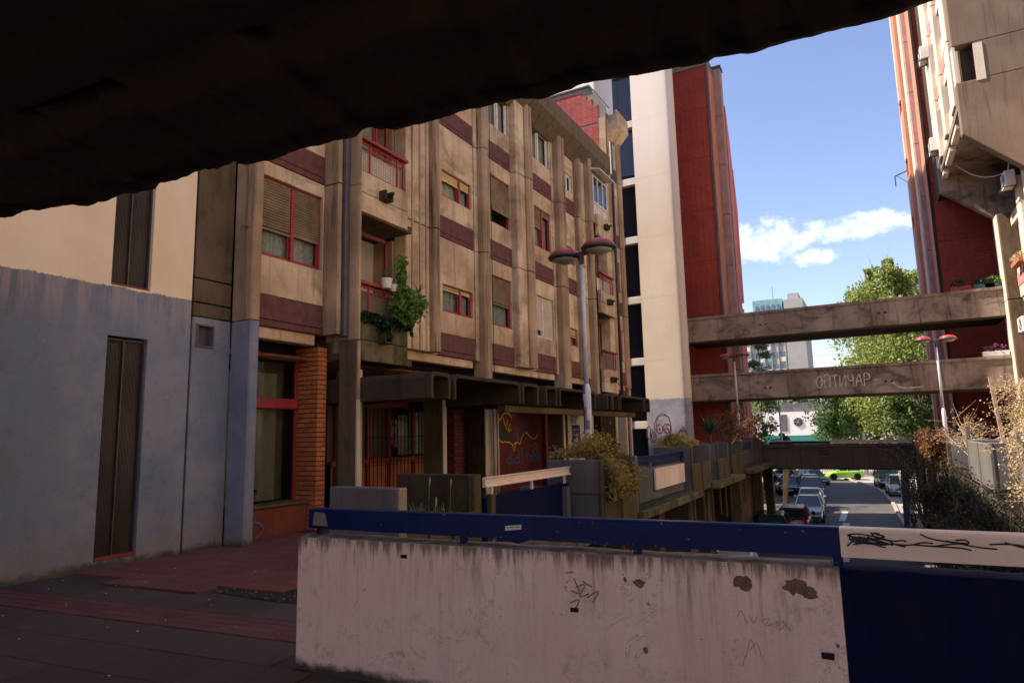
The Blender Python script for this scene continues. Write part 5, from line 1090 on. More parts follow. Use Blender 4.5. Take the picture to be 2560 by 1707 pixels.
# walkway rails with blue parapets between planters
def walk_rail(y0, y1, x, label, top='rail_cream', low='wall_blue', zr=.98):
    e = empty('terrace_railing', (x, y0, 0), label, 'railing', 'railings between the left planters')
    MB().prism([(x-.05, zr-.15), (x+.03, zr-.15), (x+.03, zr-.13), (x+.0, zr-.115), (x+.0, zr-.03), (x+.03, zr-.015), (x+.03, zr), (x-.05, zr)], 'y', y0, y1).build('rail_beam', top, e)
    box('parapet', x-.12, x-.02, y0, y1, -.30, zr-.30, low, e, .01)
    for k in range(3): yy = y0+.2+(y1-y0-.4)*k/2; box('rail_post', x-.05, x-.01, yy, yy+.04, zr-.30, zr-.15, top, e)
walk_rail(8.60, 11.72, -5.18, 'cream steel rail over a dark blue parapet left of the juniper planter')
walk_rail(14.0, 20.0, -5.1, 'blue rail with a cream panel beneath between the first juniper and the second planter', 'rail_blue', 'concrete_grey', 1.0)
walk_rail(22.6, 24.0, -5.3, 'short cream rail beside the yucca planter', 'rail_cream', 'rail_blue', .98)
walk_rail(30.2, 34.2, -5.4, 'far dark rail before the lowest footbridge', 'rail_blue', 'concrete_grey', .98)
# ledge slabs and supports below the terrace edge
le = MB().box(-5.3, -4.55, 14.2, 19.9, -.30, -.12).box(-5.3, -4.6, 22.7, 27.5, -.30, -.12).box(-5.3, -4.7, 30.3, 37.9, -.30, -.12).box(-5.3, -4.5, 8.8, 11.3, -.32, -.14)
tag(le.build('terrace_ledge', 'concrete_mossy', None, .01), kind='structure')
mo = MB(); 
for (a, b, c, d) in ((-5.2, -4.62, 14.4, 19.7),):
    for _ in range(900): x, y = random.uniform(a, b), random.uniform(c, d); mo.add([(x, y, -.118), (x+.05, y+.01, -.11), (x+.02, y+.05, -.10)], [(0, 1, 2)])
tag(mo.build('moss', 'leaf_drab'), kind='stuff')
for i, (y, lab) in enumerate(((12.4, 'first'), (18.4, 'second'), (24.5, 'third'), (31.0, 'fourth'), (37.0, 'fifth'), (41.5, 'sixth'))):
    tag(MB().box(-5.9, -5.45, y, y+.5, ZR, -.43).build('support_pillar', 'concrete_brown', None, .02), '%s concrete pillar from the camera under the left terrace edge' % lab, 'pillar', 'pillars under the left terrace')
    tag(MB().box(1.95, 2.4, y+1, y+1.5, ZR, -.43).build('support_pillar', 'concrete_dark', None, .02), '%s concrete pillar from the camera under the right terrace edge' % lab, 'pillar', 'pillars under the right terrace')
tag(box('basement_wall', -7.6, -7.4, -9, 40, ZR, -.43, 'concrete_dark'), 'dark garage wall deep under the left terrace', 'wall')
tag(box('basement_wall', 3.6, 3.8, 4, 38, ZR, -.43, 'concrete_dark'), 'dark garage wall deep under the right terrace', 'wall')
tag(MB().prism([(.86, ZR), (1.06, ZR), (1.35, -.43), (.98, -.43)], 'y', 37.9, 38.3).build('support_pillar', 'blue_grey_paint', None, .01), 'blue grey painted pier under the right end of the lowest footbridge', 'pillar')
tag(MB().prism([(-6.05, ZR), (-5.8, ZR), (-5.35, -.46), (-5.75, -.46)], 'y', 50, 50.5).build('support_pillar', 'concrete_brown', None, .01), 'slanting brown post beside the dark car under the lowest footbridge', 'post')
tag(box('white_sheet', -5.09, -5.04, 16.9, 19.85, .12, .66, 'rail_cream'), 'flat cream sheet leaning below the blue rail', 'panel')

# ================================================================== STREET LAMPS
def lamp(loc, h, label, stickers=False, rz=0.0, s=1.0):
    e = empty('street_lamp', loc, label, 'street lamp', 'twin headed street lamps with red domes'); hb = h*.42
    MB().lathe([(.085*s, 0), (.085*s, hb), (.062*s, hb+.10), (.05*s, hb+.13)], (0, 0, 0), 18).build('pole_base', 'galvanised', e, smooth=True, local=True)
    MB().lathe([(.052*s, hb+.12), (.043*s, h-.06)], (0, 0, 0), 16).build('pole', 'galvanised', e, smooth=True, local=True)
    MB().lathe([(.055*s, h-.22), (.055*s, h+.02)], (0, 0, 0), 14).build('pole_collar', 'dark_metal', e, local=True)
    MB().box(-.55*s, .55*s, -.045*s, .045*s, h-.02, h+.07*s).build('arm', 'dark_metal', e, .01, local=True)
    for sg_ in (-1, 1):
        c = (sg_*.50*s, 0, h+.02)
        hd = MB().lathe([(.30*s, -.03*s), (.37*s, -.01), (.385*s, .03*s), (.365*s, .055*s), (.30*s, .06*s)], c, 32).build('lamp_head', 'dark_metal', e, smooth=True, local=True)
        MB().lathe([(.35*s, .05*s), (.33*s, .11*s), (.26*s, .165*s), (.17*s, .20*s), (.08*s, .215*s), (0, .22*s)], c, 32).build('dome', 'lamp_red', hd, smooth=True)
        MB().lathe([(0, -.12*s), (.14*s, -.105*s), (.25*s, -.06*s), (.31*s, -.005*s)], c, 32).build('lens', 'lamp_lens', hd, smooth=True)
    for a in (.04, -.08): MB().beam((-.08*s, 0, h-.2+a), (.08*s, 0, h-.2+a), .015).build('bolt', 'dark_metal', e, local=True)
    if stickers:
        r = .0865*s
        def wrap(a0, a1, z0, z1, mat, nm, jag=0):
            n = 10; vs = []; fs = []
            for k in range(n+1):
                a = R(a0+(a1-a0)*k/n); j = random.uniform(-jag, jag); vs += [(r*math.cos(a), r*math.sin(a), z0+j), (r*math.cos(a), r*math.sin(a), z1+random.uniform(-jag, jag))]
            for k in range(n): fs.append((2*k, 2*k+2, 2*k+3, 2*k+1))
            MB().add(vs, fs).build(nm, mat, e, local=True)
        wrap(-140, -70, 2.05, 2.25, 'spray_grey', 'torn_sticker', .01); wrap(-130, -60, 1.5, 1.75, 'spray_grey', 'torn_sticker', .04); wrap(-100, -20, 1.30, 1.50, 'spray_grey', 'torn_sticker', .03)
        wrap(-150, -10, .72, .98, 'pipe_metal', 'wire_wrap', .01); wrap(-110, -40, .60, .70, 'tape_red', 'red_sticker', .005); wrap(-135, -100, 1.15, 1.9, 'marker_black', 'marker_scribble', .02)
    e.rotation_euler = (0, 0, rz); return e
lamp((-5.28, 13.0, .38), 5.08, 'near twin street lamp with dented red domes in the juniper planter', True, R(-20))
lamp((-5.35, 31.2, .3), 4.62, 'second twin street lamp in front of the red tower between the bridges', False, R(-10), .78)
lamp((2.1, 26.4, .3), 4.15, 'twin street lamp at right in front of the bridges', False, R(4), .72)

# ================================================================== PLANTS
m = MB()
for _ in range(5200):
    # juniper: mound on the planter spilling over its street side
    t = random.random()
    if t < .35: p = Vector((random.uniform(-5.75, -4.75), random.uniform(11.95, 13.6), 1.12+abs(random.gauss(0, .09))))
    elif t < .55: p = Vector((random.gauss(-4.85, .16), random.gauss(12.3, .3), 1.25+abs(random.gauss(0, .14))))
    else:
        u = random.random(); p = Vector((-4.60+.30*math.sin(u*2.6)+random.gauss(0, .07), random.uniform(11.85, 13.1), 1.15-.75*u+random.gauss(0, .05)))
    d = Vector((random.gauss(.35, .4), random.gauss(-.1, .5), random.gauss(-.1 if t > .55 else .5, .4))).normalized(); L = random.uniform(.045, .10); a = d.orthogonal().normalized()*L*.2
    m.add([p-a, p+a, p+d*L], [(0, 1, 2)]); a2 = d.cross(a).normalized()*L*.22; q = p+d*L*.3; m.add([q-a2, q+a2, q+d*L*.8], [(0, 1, 2)])
jn = empty('juniper_bush', (-4.8, 12.8, 1), 'golden green juniper spilling over the lamp post planter', 'bush'); m.build('foliage', 'leaf_juniper', jn)
b_ = MB()
for k in range(14): u = random.random(); b_.tube([(-5.0, 11.9+k*.09, 1.0), (-4.6, 11.9+k*.09, 1.15), (-4.33+random.uniform(-.08, .05), 11.9+k*.09, .8-random.random()*.35)], .010, 4)
b_.build('branch', 'twig_brown', jn)
m = MB()
for _ in range(1500):
    p = Vector((random.uniform(-5.95, -4.9), random.uniform(20.1, 21.6), 1.13)); hh = .26*math.exp(-((p.x+5.5)/.35)**2)+.12; p.z += random.random()*hh
    d = Vector((random.gauss(0, .6), random.gauss(0, .6), random.gauss(.3, .4))).normalized(); L = random.uniform(.07, .14); a = d.orthogonal().normalized()*L*.22; m.add([p-a, p+a, p+d*L], [(0, 1, 2)])
plant('juniper_bush', m, 'leaf_juniper', 'small golden juniper mound on top of the second planter', 'bush')
# yucca
m = MB()
def blade(m, p, d, L, w, bend=.5, seg=4):
    p = Vector(p); d = Vector(d).normalized(); side = d.cross(Vector((0, 0, 1))); side = side.normalized() if side.length > .01 else Vector((1, 0, 0)); vs = []
    for k in range(seg+1):
        t = k/seg; q = p+d*L*t+Vector((0, 0, -bend*L*t*t)); ww = w*(1-t**1.6)*.5+.0005; vs += [q-side*ww, q+side*ww]
    m.add(vs, [(2*k, 2*k+1, 2*k+3, 2*k+2) for k in range(seg)])
for k in range(95):
    th = random.uniform(0, 6.28); el = random.uniform(-.25, 1.45); blade(m, (-5.28+.04*math.cos(th), 24.7+.04*math.sin(th), 1.55), (math.cos(th)*math.cos(el), math.sin(th)*math.cos(el), math.sin(el)), random.uniform(.6, .95), .05, .12)
yu = empty('yucca', (-5.28, 24.7, 1), 'spiky dark green yucca rising from the middle planter', 'yucca'); m.build('leaf_rosette', 'leaf_yucca', yu); MB().tube([(-5.28, 24.7, .4), (-5.28, 24.7, 1.6)], .06, 7).build('stem', 'bark', yu)
def branchy(name, base, h, spread, nb, nleaf, ls, lm, bm, label, cat, seed, lean=(0, 0), droop=0, hmin=.25, thick=.02):
    rs = random.Random(seed); e = empty(name, base, label, cat); B = Vector(base); tr = MB(); lf = MB(); tips = []
    for k in range(nb):
        th = rs.uniform(0, 6.28); top = B+Vector((lean[0]+math.cos(th)*spread*rs.uniform(.2, 1), lean[1]+math.sin(th)*spread*rs.uniform(.2, 1), h*rs.uniform(.6, 1.0)))
        mid = B.lerp(top, .5)+Vector((rs.gauss(0, spread*.12), rs.gauss(0, spread*.12), h*.06)); tr.tube([B, mid, top], [thick, thick*.6, thick*.2], 5, False)
        for j in range(5):
            t = rs.uniform(hmin, 1); p = (B.lerp(mid, t*2) if t < .5 else mid.lerp(top, t*2-1)); q = p+Vector((rs.gauss(0, spread*.35), rs.gauss(0, spread*.35), rs.gauss(.15-droop*.4, .25)*spread)); tr.tube([p, q], [thick*.35, thick*.12], 4, False); tips.append((p, q))
    random.seed(seed)
    for _ in range(nleaf):
        p, q = tips[random.randrange(len(tips))]; t = random.random(); pp_ = p.lerp(q, t)+Vector((random.gauss(0, .07*spread+.02), random.gauss(0, .07*spread+.02), random.gauss(0, .07*spread+.02)-droop*random.random()*.3)); leaf(lf, pp_, ls*random.uniform(.6, 1.3), droop)
    tr.build('branches', bm, e); lf.build('leaves', lm, e); return e
branchy('russet_shrub', (-4.9, 26.0, 1.0), 1.5, .7, 14, 1500, .07, 'leaf_russet', 'twig_brown', 'russet brown shrub in front of the dark opening left of the second lamp', 'shrub', 21)
branchy('russet_shrub', (-5.4, 29.6, 1.0), 1.3, .7, 12, 1200, .07, 'leaf_russet', 'twig_brown', 'russet brown shrub just right of the second lamp post', 'shrub', 22, lean=(.9, 0))
branchy('dry_bush', (2.42, 13.9, 1.0), 1.45, .5, 44, 11000, .036, 'leaf_dry', 'twig_pale', 'sunlit straw coloured dry bush towering over the right planter', 'bush', 23, lean=(.0, 0), thick=.014)
branchy('dry_bush', (2.2, 11.4, .5), 1.35, .52, 36, 8500, .036, 'leaf_dry', 'twig_pale', 'sunlit dry orange tinged bush cut by the right edge of the picture', 'bush', 24, lean=(.15, 0), thick=.014)
branchy('bare_shrub', (1.75, 17.0, .9), .9, .75, 16, 250, .05, 'leaf_dry', 'twig_pale', 'tangle of bare pale twigs beside the wooden post', 'shrub', 26, thick=.010)
branchy('hanging_creeper', (1.55, 21.5, 1.1), .5, .5, 12, 3200, .07, 'leaf_russet', 'twig_brown', 'brown creeper hanging down the shaded right planter', 'creeper', 27, droop=1.6, lean=(-.1, 0))
branchy('dark_shrub', (1.0, 21.5, -1.2), 2.3, .85, 20, 2600, .06, 'leaf_drab', 'twig_brown', 'dark small leaved shrub growing up in front of the lowest footbridge', 'shrub', 28)
branchy('dark_shrub', (1.25, 18.0, -2.4), 2.2, .75, 16, 2200, .06, 'leaf_drab', 'twig_brown', 'dark shrub below the right terrace edge above the motorcycle', 'shrub', 29)
tag(MB().beam((1.95, 14.1, 1.1), (1.86, 14.1, 2.42), .09, .05).build('wooden_post', 'wood_grey'), 'weathered leaning wooden post beside the dry bush', 'post')
m = MB()
e = empty('young_tree', (1.3, 6.2, -3), 'thin young tree with long bare arching twigs and a few yellow leaves at right', 'tree')
br = [[(1.62, 6.4, -.6), (1.50, 6.4, .7), (1.42, 6.5, 1.6), (1.40, 6.5, 2.3)], [(1.3, 6.2, -.5), (1.15, 6.3, .6), (.85, 6.6, 1.0), (.55, 6.9, 1.25)], [(1.75, 6.6, -.4), (1.2, 6.4, .45), (.9, 6.3, .55), (.7, 6.3, .72)], [(1.5, 6.4, .7), (1.3, 6.4, 1.0), (1.15, 6.5, 1.3)], [(1.7, 6.2, -.5), (1.62, 6.2, .8), (1.66, 6.2, 1.7)]]
for b_ in br: m.tube(b_, [.012, .009, .006, .003][:len(b_)], 5)
m.build('branches', 'twig_brown', e); lf = MB()
for _ in range(22): b_ = random.choice(br); p = Vector(b_[random.randrange(1, len(b_))])+Vector((random.gauss(0, .03), random.gauss(0, .03), random.gauss(-.03, .03))); leaf(lf, p, random.uniform(.02, .04))
lf.build('leaves', 'leaf_autumn', e); lf = MB()
for _ in range(50): p = Vector((random.gauss(1.3, .25), 6.3+random.gauss(0, .2), random.gauss(.7, .25))); leaf(lf, p, random.uniform(.03, .06))
lf.build('leaves', 'leaf_fresh', e)
branchy('dark_shrub', (1.5, 14.6, -2.2), 2.5, .7, 18, 3200, .055, 'leaf_drab', 'twig_brown', 'dark tangled shrub hanging below the dry bush planter', 'shrub', 61)
branchy('dark_shrub', (1.5, 11.2, -1.9), 2.3, .6, 18, 3000, .05, 'leaf_drab', 'twig_brown', 'dark tangled shrub below the planter at the right edge', 'shrub', 62)
branchy('dry_bush', (1.75, 10.0, .2), 1.5, .5, 20, 2600, .04, 'leaf_dry', 'twig_pale', 'pale wispy dead stalks in front of the right edge planter', 'bush', 63, thick=.008)
branchy('dark_shrub', (1.62, 12.4, -.9), 1.6, .55, 20, 3400, .05, 'leaf_drab', 'twig_brown', 'dark leafy tangle just below the sunlit planter panel', 'shrub', 71)
branchy('dark_shrub', (1.55, 16.2, -.8), 1.7, .5, 18, 3000, .05, 'leaf_drab', 'twig_brown', 'dark leafy tangle left of the wooden post', 'shrub', 72)
branchy('dry_bush', (2.2, 12.6, .7), 1.25, .45, 32, 7000, .034, 'leaf_dry', 'twig_pale', 'lower straw coloured bush spilling over the sunlit planter', 'bush', 73, thick=.010, droop=.5)
# grass in the nearest planter
m = MB()
for _ in range(230):
    p = (random.uniform(-6.1, -5.35), random.uniform(6.9, 8.2), .38); th = random.uniform(0, 6.28); blade(m, p, (math.cos(th)*.45, math.sin(th)*.45, 1), random.uniform(.25, .62), .013, .45, 5)
tag(m.build('grass_tuft', 'leaf_grass'), 'long green grass with seed heads growing in the nearest planter', 'grass')
m = MB()
for (x, y, h_) in ((-5.72, 7.9, 1.0), (-5.42, 8.0, .97), (-5.4, 7.6, .75)): m.tube([(x, y, .4), (x+.02, y, h_-.1)], .003, 4).tube([(x+.02, y, h_-.1), (x+.03, y, h_-.02), (x+.03, y, h_+.03)], [.006, .014, .004], 6)
tag(m.build('seed_stalk', 'leaf_dry'), 'dry grass stalks with seed heads against the dark planter slab', 'grass')
# balcony plants
bp = empty('balcony_plants', (-8.2, 10.2, 4.4), 'lush green climbing plants trailing from the first floor balcony', 'plant')
m = MB(); foliage(m, 1500, -8.02, 10.42, 4.22, .34, .52, .42, .10, .5, hollow=.1); foliage(m, 300, -8.1, 10.3, 4.9, .12, .18, .45, .09, .2, hollow=.0); m.build('foliage', 'leaf_fresh', bp)
m = MB()
for _ in range(520): y = random.uniform(9.2, 10.75); leaf(m, Vector((-8.22+random.random()*.10, y, 3.93-abs(random.gauss(0, .09))-(.10 if abs(y-9.9) < .15 else 0)*random.random()*2)), random.uniform(.08, .15), .8)
m.build('ivy', 'leaf_ivy', bp)
m = MB()
for _ in range(26): th = random.uniform(0, 6.28); blade(m, (-8.2, 9.95, 4.72), (math.cos(th)*.5, math.sin(th)*.5, 1), random.uniform(.25, .5), .02, .4)
for _ in range(18): th = random.uniform(0, 6.28); blade(m, (-8.0, 10.75, 4.5), (math.cos(th)*.4, math.sin(th)*.4, 1), random.uniform(.25, .55), .02, .4)
m.build('spider_leaves', 'leaf_grass', bp)
for (x, y, z, mt, r_, lab) in ((-8.15, 9.90, 4.50, 'pot_white', .11, 'white hanging flower pot on the planted balcony rail'), (-8.18, 10.14, 4.48, 'pot_white', .08, 'smaller white pot right of the hanging one on the planted balcony'), (-8.05, 10.70, 4.36, 'pot_clay', .08, 'terracotta pot at the corner of the planted balcony')):
    tag(MB().lathe([(r_*.75, 0), (r_, r_*1.5), (r_*1.06, r_*1.5), (r_*1.06, r_*1.75), (r_*.9, r_*1.75), (r_*.85, r_*1.4), (0, r_*1.4)], (x, y, z), 16).build('flower_pot', mt, smooth=False), lab, 'flower pot')
for (y, lab) in ((7.95, 'larger potted plant behind the curtained shop window'), (7.48, 'small potted plant behind the shop window beside the blue pillar')):
    e = empty('potted_plant', (-9.5, y, .53), lab, 'potted plant'); MB().lathe([(.06, 0), (.085, .13), (.0, .13)], (-9.5, y, .535), 14).build('pot', 'pot_clay', e); m = MB(); foliage(m, 80, -9.5, y, .74, .10, .14, .08, .07); m.build('leaves', 'leaf_ivy', e)
# hazard tape
m = MB(); pts = [Vector((-4.95, 30.4, 2.2)).lerp(Vector((-4.3, 31.0, 1.1)), t/12)+Vector((0, 0, -.25*math.sin(math.pi*t/12))) for t in range(13)]
for k in range(12): m.m = k % 2; m.ribbon([pts[k], pts[k+1]], .06, (.3, -1, .2))
tag(m.build('barrier_tape', ['tape_red', 'tape_white']), 'red and white barrier tape drooping by the second lamp', 'tape')

# ================================================================== TREES
def tree(name, x, y, z0, h, r, label, lm='leaf_dark', bm='bark', n=6000, ls=.28, seed=1, droop=0, lobes=14, crown_from=.25, trunk=.22, sx=1.0):
    rs = random.Random(seed); e = empty(name, (x, y, z0), label, 'tree', None); t = MB(); t.tube([(x, y, z0), (x+rs.uniform(-.3, .3), y, z0+h*.4), (x+rs.uniform(-.5, .5), y, z0+h*.85)], [trunk, trunk*.6, trunk*.2], 8)
    cl = []
    for k in range(lobes):
        f = crown_from+(1-crown_from)*(k+.5)/lobes; rr_ = r*math.sin(math.pi*min(.97, .18+.80*(f-crown_from)/(1-crown_from)))**.7
        th = rs.uniform(0, 6.28); c = Vector((x+math.cos(th)*rr_*.55*sx, y+math.sin(th)*rr_*.55, z0+h*f)); cl.append((c, rr_*rs.uniform(.45, .7), rs.uniform(.5, .8)))
        b0 = Vector((x, y, z0+h*max(.15, f-.18))); t.tube([b0, b0.lerp(c, .55)+Vector((0, 0, .2)), c+(c-b0)*.35], [trunk*.35, trunk*.2, trunk*.06], 5, False)
    random.seed(seed); m = MB()
    for k in range(n):
        c, cr, cz = cl[k % len(cl)]; d = Vector((random.gauss(0, 1), random.gauss(0, 1), random.gauss(0, 1))).normalized()*cr*(random.random()**.45); p = c+Vector((d.x, d.y, d.z*cz))
        if noise.noise(p*.9) < -.18: continue
        if droop: p.z -= random.random()**2*droop
        leaf(m, p, ls*random.uniform(.6, 1.3), droop*.6)
    t.build('trunk', bm, e); m.build('crown', lm, e); return e
tree('birch_tree', 1.6, 58, -4, 18.6, 4.0, 'tall sunlit birch with drooping pale green foliage right of the sky', 'leaf_birch', 'birch_bark', 30000, .24, 31, 1.6, 26, .36, sx=.95)
tree('birch_tree', -1.2, 90, -4, 22.5, 4.2, 'shorter drooping birch left of the tallest one', 'leaf_birch', 'birch_bark', 15000, .34, 35, 1.9, 18, .32)
tree('birch_tree', 3.4, 66, -4, 19.5, 4.0, 'second tall birch against the right red tower', 'leaf_birch', 'birch_bark', 16000, .26, 45, 1.6, 20, .3)
tree('leafy_tree', -4.3, 90, -4, 12.6, 4.6, 'dark leafy tree in front of the birches above the lowest bridge', 'leaf_dark', 'bark', 14000, .34, 32, .2, 16, .36)
tree('leafy_tree', 2.9, 52, -4, 9.0, 2.6, 'mid green leafy tree beside the right red tower', 'leaf_wood', 'bark', 10000, .22, 36, .2, 14, .5)
tree('leafy_tree', -9.2, 66, -4, 15.5, 1.7, 'slim sparse tree beside the left red tower in front of the far high rise', 'leaf_far', 'bark', 3600, .24, 33, .1, 13, .3, trunk=.1)
tree('leafy_tree', -9.4, 62, -4, 7.0, 2.4, 'dark bush like tree left of the white plant building', 'leaf_dark', 'bark', 6000, .22, 34, .1, 12, .2)
tree('leafy_tree', -8.9, 51.5, -4, 9.5, 2.2, 'sparse young tree casting streaks on the road behind the left tower', 'leaf_wood', 'bark', 2200, .2, 52, .1, 12, .35, trunk=.1)
tree('leafy_tree', -8.0, 72, -4, 5.2, 1.8, 'low green tree in front of the teal band', 'leaf_wood', 'bark', 3500, .2, 38, .1, 12, .2)
tree('leafy_tree', -11.5, 128, -4, 12, 5.5, 'pale far tree behind the white plant building', 'leaf_far', 'bark', 5200, .5, 37, .2, 14, .2)
tree('leafy_tree', -17.5, 130, -4, 12.5, 5.0, 'pale far tree left of the white plant building', 'leaf_far', 'bark', 5200, .5, 39, .2, 14, .2)
m = MB()
for _ in range(16000):
    x = random.uniform(-45, 40); y = random.uniform(136, 148); z = -3+(8+3.0*noise.noise(Vector((x*.08, y*.08, 0)))+2*noise.noise(Vector((x*.3, 0, 3))))*random.random()**.45; leaf(m, Vector((x, y, z)), random.uniform(.6, 1.3))
tag(m.build('distant_woodland', 'leaf_far'), kind='stuff')

ob2 = empty('apartment_block', (-18, 66, -4), 'unseen brown block added behind the left red tower to shade the far street', 'building')  # hidden block, added so its shadow falls across the far road
box('wall', -26, -12.2, 52.8, 72.5, -4, 14.5, 'concrete_bridge', ob2)
for k in range(5):
    for q in range(4): box('window', -12.19, -12.16, 60.5+q*3, 62+q*3, -2+3*k, -.6+3*k, 'glass_dark', ob2)
# ================================================================== FAR BUILDINGS
ab = empty('high_rise', (-18, 150, -4), 'distant pale high rise with a window grid, blank grey end wall and teal roof cladding', 'building')
box('wall', -28, -14.7, 150, 165, -4, 26.5, 'apartment_wall', ab); box('end_wall', -14.7, -10.9, 149.5, 165, -4, 29.0, 'apartment_side', ab); box('roof_storey', -21, -15.0, 149.6, 160, 25.5, 29.4, 'teal_cladding', ab); box('roof_block', -14.0, -11.8, 151, 160, 29, 30.5, 'apartment_side', ab)
wme = MB().box(0, 1.05, -.05, .02, 0, 1.15).build('window', 'glass_blue', None); wm = wme.data; bpy.data.objects.remove(wme)
pme = MB().box(0, 1.05, -.09, -.05, -.95, 0).build('balcony_front', 'white_frame', None); pm = pme.data; bpy.data.objects.remove(pme); pme = MB().box(0, 1.05, -.09, -.05, -.95, 0).build('balcony_front', 'teal_cladding', None); pm2 = pme.data; bpy.data.objects.remove(pme)
for r_ in range(10):
    for c_ in range(8):
        x = -26.2+c_*1.42; z = 1.2+r_*2.6; put(wm, 'window', ab, (x, 149.98, z))
        if random.random() < .6: put(pm2 if (r_ > 7 or random.random() < .15) else pm, 'balcony_front', ab, (x, 149.98, z))
for c_ in range(9): box('pilaster', -26.5+c_*1.42, -26.35+c_*1.42, 149.75, 150, -4, 26.4, 'apartment_side', ab)
for c_ in range(5): w_ = box('window', -20.5+c_*1.1, -19.9+c_*1.1, 149.5, 149.62, 26.6, 28.2, 'glass_blue', ab)
MB().tube([(-17, 152, 29.4), (-17, 152, 32.6)], .05, 5).build('antenna', 'dark_metal', ab)
pb = empty('plant_building', (-10, 112, -4), 'low white building with round fan outlets above a teal band', 'building')
box('wall', -20, -5.6, 112, 122, .55, 4.2, 'white_wall', pb); box('band', -20, -5.6, 111.9, 122, -3.2, .55, 'teal_paint', pb); MB().prism([(-18, 4.2), (-5.6, 4.2), (-5.6, 5.4), (-9, 5.7), (-18, 4.5)], 'y', 113, 118).build('roof', 'concrete_grey', pb)
for (x, z, r_) in ((-10.3, 2.6, .62), (-14.2, 3.3, .34), (-14.2, 2.05, .34), (-7.6, 2.65, .6)):
    f = MB().lathe([(r_, -.08), (r_*1.08, -.02), (r_*1.08, .02)], (x, 111.96, z), 22, 'y').build('fan', 'dark_metal', pb); g = MB()
    for k in range(6): g.beam((x, 111.86, z), (x+r_*.9*math.cos(k*1.047), 111.86, z+r_*.9*math.sin(k*1.047)), .09, .03)
    g.lathe([(r_*.28, -.14), (0, -.14)], (x, 111.98, z), 10, 'y'); g.build('fan_blades', 'galvanised', f)
box('panel', -12.9, -11.9, 111.9, 112, 1.2, 3.8, 'concrete_grey', pb)
tag(MB().tube([(-7.6, 66, -4), (-7.6, 66, 4.6)], [.09, .07], 8).build('pole', 'galvanised'), 'grey utility pole in front of the white plant building', 'pole')
fe = empty('street_fence', (-2, 86, -4), 'pale slatted fence behind the green car', 'fence')
sm_ = MB().box(0, .10, 0, .05, 0, 1.5).build('fence_slat', 'kerb_stone', None); sme = sm_.data; bpy.data.objects.remove(sm_)
for k in range(58): put(sme, 'fence_slat', fe, (-7+k*.2, 86, -3.95))
box('fence_rail', -7.1, 4.7, 86.05, 86.1, -3.0, -2.9, 'kerb_stone', fe)
for (a, b, zz_) in (((2.9, 80, 11), (-5.5, 80, 9.5), 0), ((3.0, 80, 10.2), (-4, 80, 10.4), 0)): tag(MB().tube([a, ((a[0]+b[0])/2, 80, (a[2]+b[2])/2-.6), b], .015, 4).build('overhead_wire', 'dark_metal'), 'upper of the two thin wires between the bridges' if a[2] > 10.5 else 'lower of the two thin wires between the bridges', 'wire', 'overhead wires')

